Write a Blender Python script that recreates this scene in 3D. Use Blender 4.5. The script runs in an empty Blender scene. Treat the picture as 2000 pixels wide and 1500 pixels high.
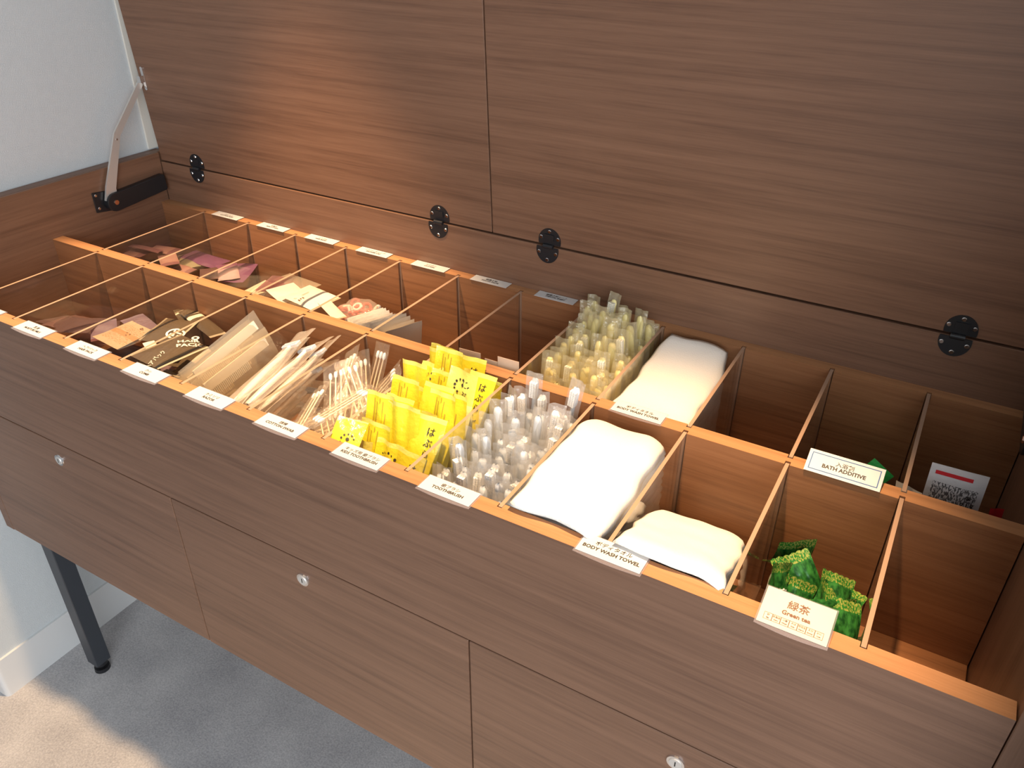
import bpy, bmesh, math, random
import numpy as np
from mathutils import Vector, Matrix, Euler
from mathutils.bvhtree import BVHTree

# ------------------------------------------------------------------ scale, camera, world, lights
S = 0.135                      # one compartment pitch in metres
FZ = -7.40                     # floor level in pitches below the rail tops
H0 = -FZ * S                   # rail-top height above the floor (m)
SC = bpy.context.scene
COL = SC.collection

def W(x, y, z):                # cabinet pitches -> metres
    return Vector((x * S, y * S, H0 + z * S))

CAMP = (1572.51, -0.5220, 0.5519, 0.0067, 11.7694, -4.6318, 4.5625)
def cam_axes():
    f, yaw, pit, rol = CAMP[:4]
    fwd0 = Vector((math.sin(yaw), math.cos(yaw), 0)); right = Vector((math.cos(yaw), -math.sin(yaw), 0)); up0 = Vector((0, 0, 1))
    fwd = fwd0 * math.cos(pit) - up0 * math.sin(pit); up = up0 * math.cos(pit) + fwd0 * math.sin(pit)
    r = right * math.cos(rol) + up * math.sin(rol); u = up * math.cos(rol) - right * math.sin(rol)
    return r, u, fwd
CR, CU, CF = cam_axes()
CC = Vector(CAMP[4:7])
def ray(px, py):
    return CF + CR * ((px - 1000) / CAMP[0]) - CU * ((py - 750) / CAMP[0])
def onz(px, py, z):            # photo pixel -> point (in pitches) on the level z
    d = ray(px, py); return CC + d * ((z - CC.z) / d.z)
def ony(px, py, y):
    d = ray(px, py); return CC + d * ((y - CC.y) / d.y)
def onx(px, py, x):
    d = ray(px, py); return CC + d * ((x - CC.x) / d.x)

cam = bpy.data.cameras.new('camera'); camo = bpy.data.objects.new('camera', cam); COL.objects.link(camo)
M = Matrix((CR, CU, -CF)).transposed().to_4x4(); M.translation = W(*CC); camo.matrix_world = M
cam.sensor_width = 36; cam.lens = CAMP[0] / 2000 * 36; cam.clip_start = 0.02
SC.camera = camo
SC.view_settings.view_transform = 'Standard'; SC.view_settings.look = 'None'
SC.view_settings.gamma = 1; SC.view_settings.use_curve_mapping = False
SC.view_settings.exposure = 0.0
SC.cycles.transparent_max_bounces = 48
SC.cycles.max_bounces = 10

wd = bpy.data.worlds.new('world'); SC.world = wd; wd.use_nodes = True
bg = wd.node_tree.nodes['Background']; bg.inputs[0].default_value = (0.90, 0.95, 1.0, 1); bg.inputs[1].default_value = 0.36

def area(name, loc, target, sx, sy, e, col):
    l = bpy.data.lights.new(name, 'AREA'); l.shape = 'RECTANGLE'; l.size = sx; l.size_y = sy; l.energy = e; l.color = col
    o = bpy.data.objects.new(name, l); COL.objects.link(o); o.location = loc
    o.rotation_euler = (Vector(target) - Vector(loc)).to_track_quat('-Z', 'Y').to_euler(); return o
def spot(name, loc, target, e, col, angle, blend, r):
    l = bpy.data.lights.new(name, 'SPOT'); l.energy = e; l.color = col; l.spot_size = math.radians(angle); l.spot_blend = blend; l.shadow_soft_size = r
    o = bpy.data.objects.new(name, l); COL.objects.link(o); o.location = loc
    o.rotation_euler = (Vector(target) - Vector(loc)).to_track_quat('-Z', 'Y').to_euler(); return o
area('window_daylight', (3.0, -2.7, 1.7), (0.5, 0.3, 0.8), 2.6, 1.9, 115, (0.88, 0.94, 1.0))
WARM = (1.0, 0.66, 0.36)
spot('downlight_a', W(3.6, 0.72, 11.2), W(3.7, 1.25, 0), 275, WARM, 40, 0.50, 0.03)
spot('downlight_b', W(9.55, 0.0, 11.2), W(9.65, 0.2, 0), 240, WARM, 35, 0.65, 0.03)

# ------------------------------------------------------------------ helpers
def tag(o, label=None, cat=None, group=None, kind=None):
    if label: o['label'] = label
    if cat: o['category'] = cat
    if group: o['group'] = group
    if kind: o['kind'] = kind
    return o
def mesh_data(name, v, f, mats, smooth=False, mi=None, uv=None):
    me = bpy.data.meshes.new(name); me.from_pydata([tuple(p) for p in v], [], f); me.update()
    for m in (mats if isinstance(mats, (list, tuple)) else [mats]): me.materials.append(m)
    if mi: me.polygons.foreach_set('material_index', mi)
    if smooth: me.polygons.foreach_set('use_smooth', [True] * len(me.polygons))
    if uv is not None:
        l = me.uv_layers.new(name='UVMap')
        for lp in me.loops: l.data[lp.index].uv = uv[lp.vertex_index]
    return me
def link(name, me, parent=None, loc=None, mat=None):
    o = bpy.data.objects.new(name, me); COL.objects.link(o)
    if parent is not None: o.parent = parent
    if loc is not None: o.location = loc
    if mat is not None: o.matrix_basis = mat
    return o
def empty(name, loc=(0, 0, 0), parent=None):
    o = bpy.data.objects.new(name, None); COL.objects.link(o); o.location = loc; o.empty_display_size = 0.02
    if parent is not None: o.parent = parent
    return o
def wloc(o):
    p = Vector((0, 0, 0))
    while o is not None: p += o.location; o = o.parent
    return p
def part(name, v, f, mats, parent=None, smooth=False, mi=None):
    """mesh from world-space metres; origin at the centre of its base; parents carry no rotation"""
    v = [Vector(p) for p in v]
    lo = Vector([min(p[k] for p in v) for k in range(3)]); hi = Vector([max(p[k] for p in v) for k in range(3)])
    c = Vector(((lo.x + hi.x) / 2, (lo.y + hi.y) / 2, lo.z))
    me = mesh_data(name, [p - c for p in v], f, mats, smooth, mi)
    return link(name, me, parent, c - (wloc(parent) if parent is not None else Vector((0, 0, 0))))
def bevel_geo(v, f, w, seg=1):
    bm = bmesh.new(); vs = [bm.verts.new(p) for p in v]
    for q in f: bm.faces.new([vs[i] for i in q])
    bm.normal_update()
    ed = [e for e in bm.edges if len(e.link_faces) == 2 and e.calc_face_angle() > 0.6]
    bmesh.ops.bevel(bm, geom=ed, offset=w, segments=seg, profile=0.5, affect='EDGES', clamp_overlap=True)
    bm.verts.index_update(); V = [p.co.copy() for p in bm.verts]; F = [[p.index for p in q.verts] for q in bm.faces]; bm.free(); return V, F
BF = [(0, 3, 2, 1), (4, 5, 6, 7), (0, 1, 5, 4), (1, 2, 6, 5), (2, 3, 7, 6), (3, 0, 4, 7)]
def boxv(a, b):
    x0, y0, z0 = a; x1, y1, z1 = b
    return [Vector(p) for p in ((x0, y0, z0), (x1, y0, z0), (x1, y1, z0), (x0, y1, z0), (x0, y0, z1), (x1, y0, z1), (x1, y1, z1), (x0, y1, z1))]
def board(name, a, b, mat, parent=None, bev=0.0008):
    v = boxv(W(*a), W(*b)); f = BF
    if bev: v, f = bevel_geo(v, f, bev, 1)
    return part(name, v, f, mat, parent)
def prism(poly, z0, z1):        # poly in pitches (x,y), ccw
    n = len(poly); v = [W(x, y, z0) for x, y in poly] + [W(x, y, z1) for x, y in poly]
    f = [list(range(n))[::-1], list(range(n, 2 * n))] + [(i, (i + 1) % n, n + (i + 1) % n, n + i) for i in range(n)]
    return v, f
def cyl(c, axis, r, h, n=20, r2=None, cap=True):
    """cylinder from c along axis (metres)"""
    a = Vector(axis).normalized(); q = Vector((0, 0, 1)).rotation_difference(a); r2 = r if r2 is None else r2
    v = []; 
    for k in range(n):
        t = 2 * math.pi * k / n; v.append(Vector(c) + q @ Vector((r * math.cos(t), r * math.sin(t), 0)))
    for k in range(n):
        t = 2 * math.pi * k / n; v.append(Vector(c) + q @ Vector((r2 * math.cos(t), r2 * math.sin(t), h)))
    f = [(k, (k + 1) % n, n + (k + 1) % n, n + k) for k in range(n)]
    if cap: f += [list(range(n))[::-1], list(range(n, 2 * n))]
    return v, f
def join(*g):
    V, F = [], []
    for v, f in g:
        o = len(V); V += list(v); F += [[i + o for i in q] for q in f]
    return V, F
def extrude_outline(pts, origin, ex, ey, ez, t):
    """closed 2-D outline (metres) on plane origin+ex*u+ey*v, thickness t along ez"""
    n = len(pts); v = [origin + ex * u + ey * w for u, w in pts] + [origin + ex * u + ey * w + ez * t for u, w in pts]
    f = [list(range(n))[::-1], list(range(n, 2 * n))] + [(i, (i + 1) % n, n + (i + 1) % n, n + i) for i in range(n)]
    return v, f
def copy_tree(o, parent=None):
    c = o.copy(); COL.objects.link(c)
    if parent is not None: c.parent = parent
    for ch in list(o.children): copy_tree(ch, c)
    return c

# ------------------------------------------------------------------ materials
def nt(name):
    m = bpy.data.materials.new(name); m.use_nodes = True; t = m.node_tree; return m, t, t.nodes, t.links, t.nodes['Principled BSDF']
def plain(name, col, rough=0.5, metal=0.0, spec=0.5, noise=0.0, nscale=60, sheen=0, sub=0, trans=0.0, bump=0, bscale=200, coat=0):
    m, t, N, L, p = nt(name)
    p.inputs['Base Color'].default_value = (*col, 1); p.inputs['Roughness'].default_value = rough; p.inputs['Metallic'].default_value = metal
    p.inputs['Specular IOR Level'].default_value = spec; p.inputs['Transmission Weight'].default_value = trans; p.inputs['Coat Weight'].default_value = coat
    tc = N.new('ShaderNodeTexCoord')
    if noise:
        n = N.new('ShaderNodeTexNoise'); n.inputs['Scale'].default_value = nscale; n.inputs['Detail'].default_value = 4; L.new(tc.outputs['Object'], n.inputs['Vector'])
        r = N.new('ShaderNodeMixRGB'); r.inputs[1].default_value = (*[c * (1 - noise) for c in col], 1); r.inputs[2].default_value = (*[min(1, c * (1 + noise)) for c in col], 1)
        L.new(n.outputs['Fac'], r.inputs[0]); L.new(r.outputs[0], p.inputs['Base Color'])
    if bump:
        n2 = N.new('ShaderNodeTexNoise'); n2.inputs['Scale'].default_value = bscale; n2.inputs['Detail'].default_value = 2; L.new(tc.outputs['Object'], n2.inputs['Vector'])
        b = N.new('ShaderNodeBump'); b.inputs['Strength'].default_value = bump; b.inputs['Distance'].default_value = 0.002
        L.new(n2.outputs['Fac'], b.inputs['Height']); L.new(b.outputs[0], p.inputs['Normal'])
    return m
def wood(name, axis, dark, mid, light, rough=0.42):
    m, t, N, L, p = nt(name)
    tc = N.new('ShaderNodeTexCoord')
    def noise(sc_along, sc_across, scale, detail, dist=0.0):
        mp = N.new('ShaderNodeMapping'); s = [sc_across] * 3; s[axis] = sc_along; mp.inputs['Scale'].default_value = s
        L.new(tc.outputs['Object'], mp.inputs['Vector'])
        n = N.new('ShaderNodeTexNoise'); n.inputs['Scale'].default_value = scale; n.inputs['Detail'].default_value = detail; n.inputs['Roughness'].default_value = 0.6
        n.inputs['Distortion'].default_value = dist; L.new(mp.outputs[0], n.inputs['Vector']); return n
    a = noise(1.0, 52, 1.6, 6, 0.35); b = noise(0.7, 7, 1.5, 3, 1.4); c = noise(14, 520, 1.0, 3)
    def math_(op, x, y):
        q = N.new('ShaderNodeMath'); q.operation = op
        for i, s in enumerate((x, y)):
            if isinstance(s, (int, float)): q.inputs[i].default_value = s
            else: L.new(s, q.inputs[i])
        return q.outputs[0]
    fac = math_('ADD', math_('MULTIPLY', a.outputs['Fac'], 0.52), math_('ADD', math_('MULTIPLY', b.outputs['Fac'], 0.24), math_('MULTIPLY', c.outputs['Fac'], 0.24)))
    r = N.new('ShaderNodeValToRGB'); e = r.color_ramp.elements; e[0].position = 0.33; e[0].color = (*[c * 0.8 for c in dark], 1); e[1].position = 0.66; e[1].color = (*light, 1)
    k = e.new(0.5); k.color = (*mid, 1)
    L.new(fac, r.inputs[0]); L.new(r.outputs[0], p.inputs['Base Color'])
    p.inputs['Roughness'].default_value = rough; p.inputs['Specular IOR Level'].default_value = 0.45
    bp = N.new('ShaderNodeBump'); bp.inputs['Strength'].default_value = 0.08; bp.inputs['Distance'].default_value = 0.001
    L.new(c.outputs['Fac'], bp.inputs['Height']); L.new(bp.outputs[0], p.inputs['Normal'])
    return m
WD = ((0.142, 0.069, 0.040), (0.186, 0.094, 0.055), (0.232, 0.120, 0.072))
wood_x = wood('walnut_along_x', 0, *WD); wood_y = wood('walnut_along_y', 1, *WD); wood_z = wood('walnut_along_z', 2, *WD)
ED = ((0.36, 0.165, 0.070), (0.45, 0.215, 0.095), (0.53, 0.262, 0.12))  # orange edge banding, its colour lifted further in place of lamp brightness
wood_in = wood('inner_wood', 0, (0.20, 0.082, 0.034), (0.275, 0.118, 0.050), (0.335, 0.152, 0.068)); edge_w = wood('edge_band_lit', 0, *ED)
wall_m = plain('white_wallpaper', (0.60, 0.63, 0.64), 0.9, noise=0.04, nscale=60, bump=0.45, bscale=1000)
base_m = plain('white_baseboard', (0.68, 0.685, 0.68), 0.5)
cream_m = plain('cream_backwall', (0.74, 0.70, 0.62), 0.85)
black_m = plain('black_steel', (0.012, 0.012, 0.014), 0.42)
leg_m = plain('charcoal_steel', (0.036, 0.041, 0.050), 0.42)
steel_m = plain('brushed_steel', (0.70, 0.67, 0.63), 0.38, metal=0.6)
chrome_m = plain('chrome', (0.82, 0.82, 0.82), 0.14, metal=1.0)
dark_m = plain('dark_hole', (0.01, 0.008, 0.006), 0.8)
paper_m = plain('white_card', (0.64, 0.63, 0.615), 0.5)
cpaper_m = plain('cream_card', (0.62, 0.55, 0.43), 0.5, noise=0.05, nscale=40)
ink_m = plain('black_ink', (0.03, 0.022, 0.018), 0.6)
brown_ink = plain('brown_ink', (0.16, 0.065, 0.035), 0.6)
blue_ink = plain('blue_ink', (0.03, 0.12, 0.32), 0.6)
red_ink = plain('red_ink', (0.55, 0.02, 0.025), 0.5)
white_ink = plain('white_ink', (0.85, 0.82, 0.74), 0.5)
def clear(name, tint, refl, rough, haze=0.0, hcol=(1, 1, 1), bump=0, bscale=120, refl_min=0.03):
    m, t, N, L, p = nt(name); N.remove(p); out = N['Material Output']
    tr = N.new('ShaderNodeBsdfTransparent'); tr.inputs[0].default_value = (*tint, 1)
    gl = N.new('ShaderNodeBsdfGlossy'); gl.inputs['Color'].default_value = (1, 1, 1, 1); gl.inputs['Roughness'].default_value = rough
    fr = N.new('ShaderNodeLayerWeight'); fr.inputs['Blend'].default_value = 0.5
    pw = N.new('ShaderNodeMath'); pw.operation = 'POWER'; pw.inputs[1].default_value = 4.0; L.new(fr.outputs['Facing'], pw.inputs[0])
    r0 = ((refl - 1) / (refl + 1)) ** 2; ma = N.new('ShaderNodeMath'); ma.operation = 'MULTIPLY_ADD'; ma.inputs[1].default_value = 1 - r0; ma.inputs[2].default_value = r0; L.new(pw.outputs[0], ma.inputs[0])
    mx = N.new('ShaderNodeMixShader'); L.new(ma.outputs[0], mx.inputs[0]); L.new(tr.outputs[0], mx.inputs[1]); L.new(gl.outputs[0], mx.inputs[2])
    last = mx
    if haze:
        df = N.new('ShaderNodeBsdfDiffuse'); df.inputs[0].default_value = (*hcol, 1); tl = N.new('ShaderNodeBsdfTranslucent'); tl.inputs[0].default_value = (*hcol, 1)
        m0 = N.new('ShaderNodeMixShader'); m0.inputs[0].default_value = 0.4; L.new(df.outputs[0], m0.inputs[1]); L.new(tl.outputs[0], m0.inputs[2])
        m2 = N.new('ShaderNodeMixShader'); m2.inputs[0].default_value = haze; L.new(mx.outputs[0], m2.inputs[1]); L.new(m0.outputs[0], m2.inputs[2]); last = m2
    if bump:
        tc = N.new('ShaderNodeTexCoord'); n2 = N.new('ShaderNodeTexNoise'); n2.inputs['Scale'].default_value = bscale; n2.inputs['Detail'].default_value = 3; L.new(tc.outputs['Object'], n2.inputs['Vector'])
        b = N.new('ShaderNodeBump'); b.inputs['Strength'].default_value = bump; b.inputs['Distance'].default_value = 0.004; L.new(n2.outputs['Fac'], b.inputs['Height'])
        L.new(b.outputs[0], gl.inputs['Normal']); L.new(b.outputs[0], fr.inputs['Normal'])
    L.new(last.outputs[0], out.inputs[0]); return m
acrylic_m = clear('clear_acrylic', (0.965, 0.955, 0.94), 1.38, 0.03, haze=0.02, hcol=(0.9, 0.75, 0.6))
acryl_edge = plain('acrylic_edge', (0.44, 0.28, 0.19), 0.35)  # tan colour paints in reflected wood and light caught by the clear edge
film_m = clear('cellophane', (0.985, 0.98, 0.97), 1.55, 0.07, haze=0.19, hcol=(0.95, 0.93, 0.91), bump=1.0, bscale=110)
film_yel = clear('cellophane_warm', (0.985, 0.975, 0.93), 1.55, 0.08, haze=0.19, hcol=(0.95, 0.88, 0.62), bump=1.0, bscale=110)
sleeve_m = clear('clear_sleeve', (0.97, 0.97, 0.98), 1.40, 0.08, haze=0.16, hcol=(0.80, 0.74, 0.80))
frost_m = clear('frosted_bag', (0.96, 0.92, 0.84), 1.4, 0.25, haze=0.24, hcol=(0.93, 0.86, 0.72), bump=0.4)
mauve_m = clear('mauve_film', (0.72, 0.55, 0.55), 1.45, 0.2, haze=0.4, hcol=(0.27, 0.18, 0.175), bump=0.6)

# ------------------------------------------------------------------ room
def struct(name, v, f, m, smooth=False):
    o = part(name, v, f, m, None, smooth); o['kind'] = 'structure'; return o
def floor_mat():
    m, t, N, L, p = nt('grey_carpet')
    tc = N.new('ShaderNodeTexCoord')
    a = N.new('ShaderNodeTexNoise'); a.inputs['Scale'].default_value = 260; a.inputs['Detail'].default_value = 3
    b = N.new('ShaderNodeTexNoise'); b.inputs['Scale'].default_value = 7; b.inputs['Detail'].default_value = 5
    L.new(tc.outputs['Object'], a.inputs['Vector']); L.new(tc.outputs['Object'], b.inputs['Vector'])
    mx = N.new('ShaderNodeMath'); mx.operation = 'ADD'; k = N.new('ShaderNodeMath'); k.operation = 'MULTIPLY'; k.inputs[1].default_value = 0.55
    k2 = N.new('ShaderNodeMath'); k2.operation = 'MULTIPLY'; k2.inputs[1].default_value = 0.45
    L.new(a.outputs['Fac'], k.inputs[0]); L.new(b.outputs['Fac'], k2.inputs[0]); L.new(k.outputs[0], mx.inputs[0]); L.new(k2.outputs[0], mx.inputs[1])
    r = N.new('ShaderNodeValToRGB'); e = r.color_ramp.elements; e[0].position = 0.34; e[0].color = (0.32, 0.312, 0.322, 1); e[1].position = 0.68; e[1].color = (0.57, 0.555, 0.55, 1)
    L.new(mx.outputs[0], r.inputs[0]); L.new(r.outputs[0], p.inputs['Base Color']); p.inputs['Roughness'].default_value = 0.85
    bp = N.new('ShaderNodeBump'); bp.inputs['Strength'].default_value = 0.35; bp.inputs['Distance'].default_value = 0.002; L.new(a.outputs['Fac'], bp.inputs['Height']); L.new(bp.outputs[0], p.inputs['Normal'])
    return m
R_END = 13.19
XW = -0.26                      # face of the wall on the cabinet's left side
struct('floor', boxv((-3.0, -4.0, -0.02), (5.0, 1.2, 0.0)), BF, floor_mat())
def rounded_wall(x0, x1, y0, y1, z0, z1, r, n=6):
    poly = [(x1, y1), (x0, y1), (x0, y0 + r)]
    poly += [(x0 + r - r * math.cos(a), y0 + r - r * math.sin(a)) for a in [math.pi / 2 * k / n for k in range(1, n + 1)]]
    poly += [(x1 - r + r * math.sin(a), y0 + r - r * math.cos(a)) for a in [math.pi / 2 * k / n for k in range(0, n + 1)]]
    return prism(poly, z0, z1)
v, f = rounded_wall(XW - 1.0, XW, -1.13, 5.4, FZ, 13, 0.05); struct('wall_left', v, f, wall_m)
v, f = rounded_wall(XW - 1.05, XW + 0.045, -1.175, 4.5, FZ, FZ + 0.82, 0.08); struct('baseboard_left', v, f, base_m)
struct('wall_right', boxv(W(R_END + 0.05, -1.13, FZ), W(R_END + 1.0, 5.4, 13)), BF, wall_m)
struct('ceiling', boxv(W(XW - 1.0, -30, 11.35), W(R_END + 12, 5.4, 11.6)), BF, base_m)
struct('trim_1', boxv(W(XW + 0.002, 4.02, 0.82), W(XW + 0.035, 4.515, 13)), BF, cream_m)
struct('wall_back', boxv(W(XW, 4.52, FZ), W(16, 5.2, 13)), BF, cream_m)

# ------------------------------------------------------------------ cabinet
R_IN = 12.96
cab = empty('amenity_cabinet', W(6.48, 2.0, FZ)); tag(cab, 'long walnut amenity cabinet with raised lid and two rows of open compartments', 'cabinet')
FR, FB = -0.14, 0.03            # front panel faces
MID0, MID1 = 1.86, 2.03
BK0, BK1 = 3.865, 4.02
GAP = -1.735; BOT = -4.27; CF_ = -1.59
DX = [float(i) for i in range(1, 13)]; TH = 0.018; NT = 0.025
def notch_edge(y, depth, xs, rev=False):
    pts = []
    for x in xs: pts += [(x - NT, y), (x - NT, y + depth), (x + NT, y + depth), (x + NT, y)]
    return pts[::-1] if rev else pts
poly = [(-0.045, FR), (R_IN, FR), (R_IN, FB)] + notch_edge(FB, -0.055, DX, True) + [(-0.045, FB)]
v, f = prism(poly, GAP + 0.012, 0); part('front_panel', v, f, [wood_x, edge_w, wood_in], cab, False, [0, 1] + [0, 0] + [2] * (len(f) - 5) + [0])
poly = [(0, MID0)] + notch_edge(MID0, 0.055, DX) + [(R_IN, MID0), (R_IN, MID1)] + notch_edge(MID1, -0.055, DX, True) + [(0, MID1)]
v, f = prism(poly, CF_, 0); part('middle_partition', v, f, [wood_in, edge_w], cab, False, [0, 1] + [0] * (len(f) - 2))
poly = [(0, BK0)] + notch_edge(BK0, 0.055, DX) + [(R_IN, BK0), (R_IN, BK1), (0, BK1)]
v, f = prism(poly, CF_, 0); part('back_rail', v, f, [wood_in, edge_w], cab, False, [0, 1] + [0] * (len(f) - 2))
board('back_board', (0, BK1 + 0.005, BOT), (R_IN, BK1 + 0.14, 0.645), wood_x, cab)
board('compartment_floor', (0, FB, CF_ - 0.12), (R_IN, BK1, CF_ - 0.002), wood_in, cab)
board('bottom_board', (0, FR + 0.16, BOT), (R_IN, BK1, BOT + 0.14), wood_x, cab)
board('side_panel', (XW + 0.01, FR, BOT - 0.02), (-0.05, BK1 + 0.14, 0.80), wood_y, cab, 0.0012)
board('side_lining', (-0.049, FB + 0.0, BOT), (-0.002, BK1 + 0.003, 0.80), wood_y, cab, 0.0008)
o = board('side_panel', (R_IN + 0.012, FR - 0.0, BOT - 0.02), (R_IN + 0.22, BK1 + 0.14, 0.80), wood_z, cab, 0.0012)
board('drawer_runner_board', (0, 0.06, GAP - 0.2), (R_IN, 3.9, GAP - 0.08), wood_x, cab)
DS = [-0.045, 4.425, 8.71, R_IN]
for k in range(3):
    g0 = 0.006 if k else 0; 
    d = board('drawer', (DS[k] + (0.008 if k else 0), FR, BOT), (DS[k + 1] - (0.008 if k < 2 else 0), 0.0, GAP - 0.012), wood_x, cab, 0.0010)
    lx = (2.16, 6.51, 10.89)[k]; c = W(lx, FR, -2.035)
    v, f = join(cyl(c, (0, -1, 0), 0.0118, 0.0022, 28, 0.0112)); lk = part('lock', v, f, chrome_m, d)
    v, f = cyl(c + Vector((0, -0.0022, 0)), (0, -1, 0), 0.0085, 0.0012, 24, 0.0078); tagp = part('lock_core', v, f, steel_m, d)
    v = boxv(c + Vector((-0.0007, -0.0037, -0.004)), c + Vector((0.0007, -0.0033, 0.004))); part('keyhole', v, BF, dark_m, d)
# lid: two leaves leaning a little forward over the boxes
TILT = math.radians(3.3); LZ0 = 0.665; LLEN = 4.22
def lid_pt(x, s, n):            # s along the leaf upwards, n behind its face
    return W(x, 4.045 - s * math.sin(TILT) + n * math.cos(TILT), LZ0 + s * math.cos(TILT) + n * math.sin(TILT))
for k, (x0, x1) in enumerate(((0.0, 6.452), (6.470, R_IN))):
    v = [lid_pt(x, s, n) for n in (0, 0.145) for x, s in ((x0, 0), (x1, 0), (x1, LLEN), (x0, LLEN))]
    f = [(0, 1, 2, 3), (7, 6, 5, 4), (0, 4, 5, 1), (1, 5, 6, 2), (2, 6, 7, 3), (3, 7, 4, 0)]
    v, f = bevel_geo(v, f, 0.0008); part('lid', v, f, wood_x, cab)
# hinges
def arc_outline(rx, ry, up, n=18):
    pts = []
    for k in range(n + 1):
        a = -0.25 + (math.pi + 0.5) * k / n; pts.append((rx * math.cos(a), ry * math.sin(a)))
    return pts if up else [(p[0], -p[1]) for p in pts][::-1]
for hx in (0.863, 5.614, 7.316, 12.089):
    ex = Vector((1, 0, 0)); ez = Vector((0, 1, 0))
    upv = (lid_pt(0, 1, 0) - lid_pt(0, 0, 0)).normalized(); nl = (lid_pt(0, 0, 1) - lid_pt(0, 0, 0)).normalized()
    o1 = lid_pt(hx + 0.01, 0.055, 0); o2 = W(hx - 0.01, BK1 + 0.005, 0.60)
    v, f = extrude_outline(arc_outline(0.158 * S, 0.175 * S, True), o1, ex, upv, -nl, 0.0016)
    v2, f2 = extrude_outline(arc_outline(0.158 * S, 0.175 * S, False), o2, ex, Vector((0, 0, 1)), -ez, 0.0016)
    kn, kf = cyl(W(hx - 0.07, 4.02, 0.652), (1, 0, 0), 0.0042, 0.14 * S, 14)
    slot, sf = extrude_outline([(-0.009, 0.002), (0.009, 0.002), (0.009, 0.013), (-0.009, 0.013)], o1 - nl * 0.0016, ex, upv, -nl, 0.002)
    V, F = join((v, f), (v2, f2), (kn, kf), (slot, sf)); h = part('hinge', V, F, black_m, cab)
    for (cx, cy, o_, u_, n_) in ((0, 0.130, o1, upv, nl), (-0.120, 0.045, o1, upv, nl), (0.120, 0.045, o1, upv, nl), (0, -0.130, o2, Vector((0, 0, 1)), ez), (-0.120, -0.035, o2, Vector((0, 0, 1)), ez), (0.120, -0.035, o2, Vector((0, 0, 1)), ez)):
        c = o_ + ex * cx * S + u_ * cy * S - n_ * 0.0016
        v, f = cyl(c, -n_, 0.0034, 0.0009, 12, 0.0026); part('screw', v, f, chrome_m, h)
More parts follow.
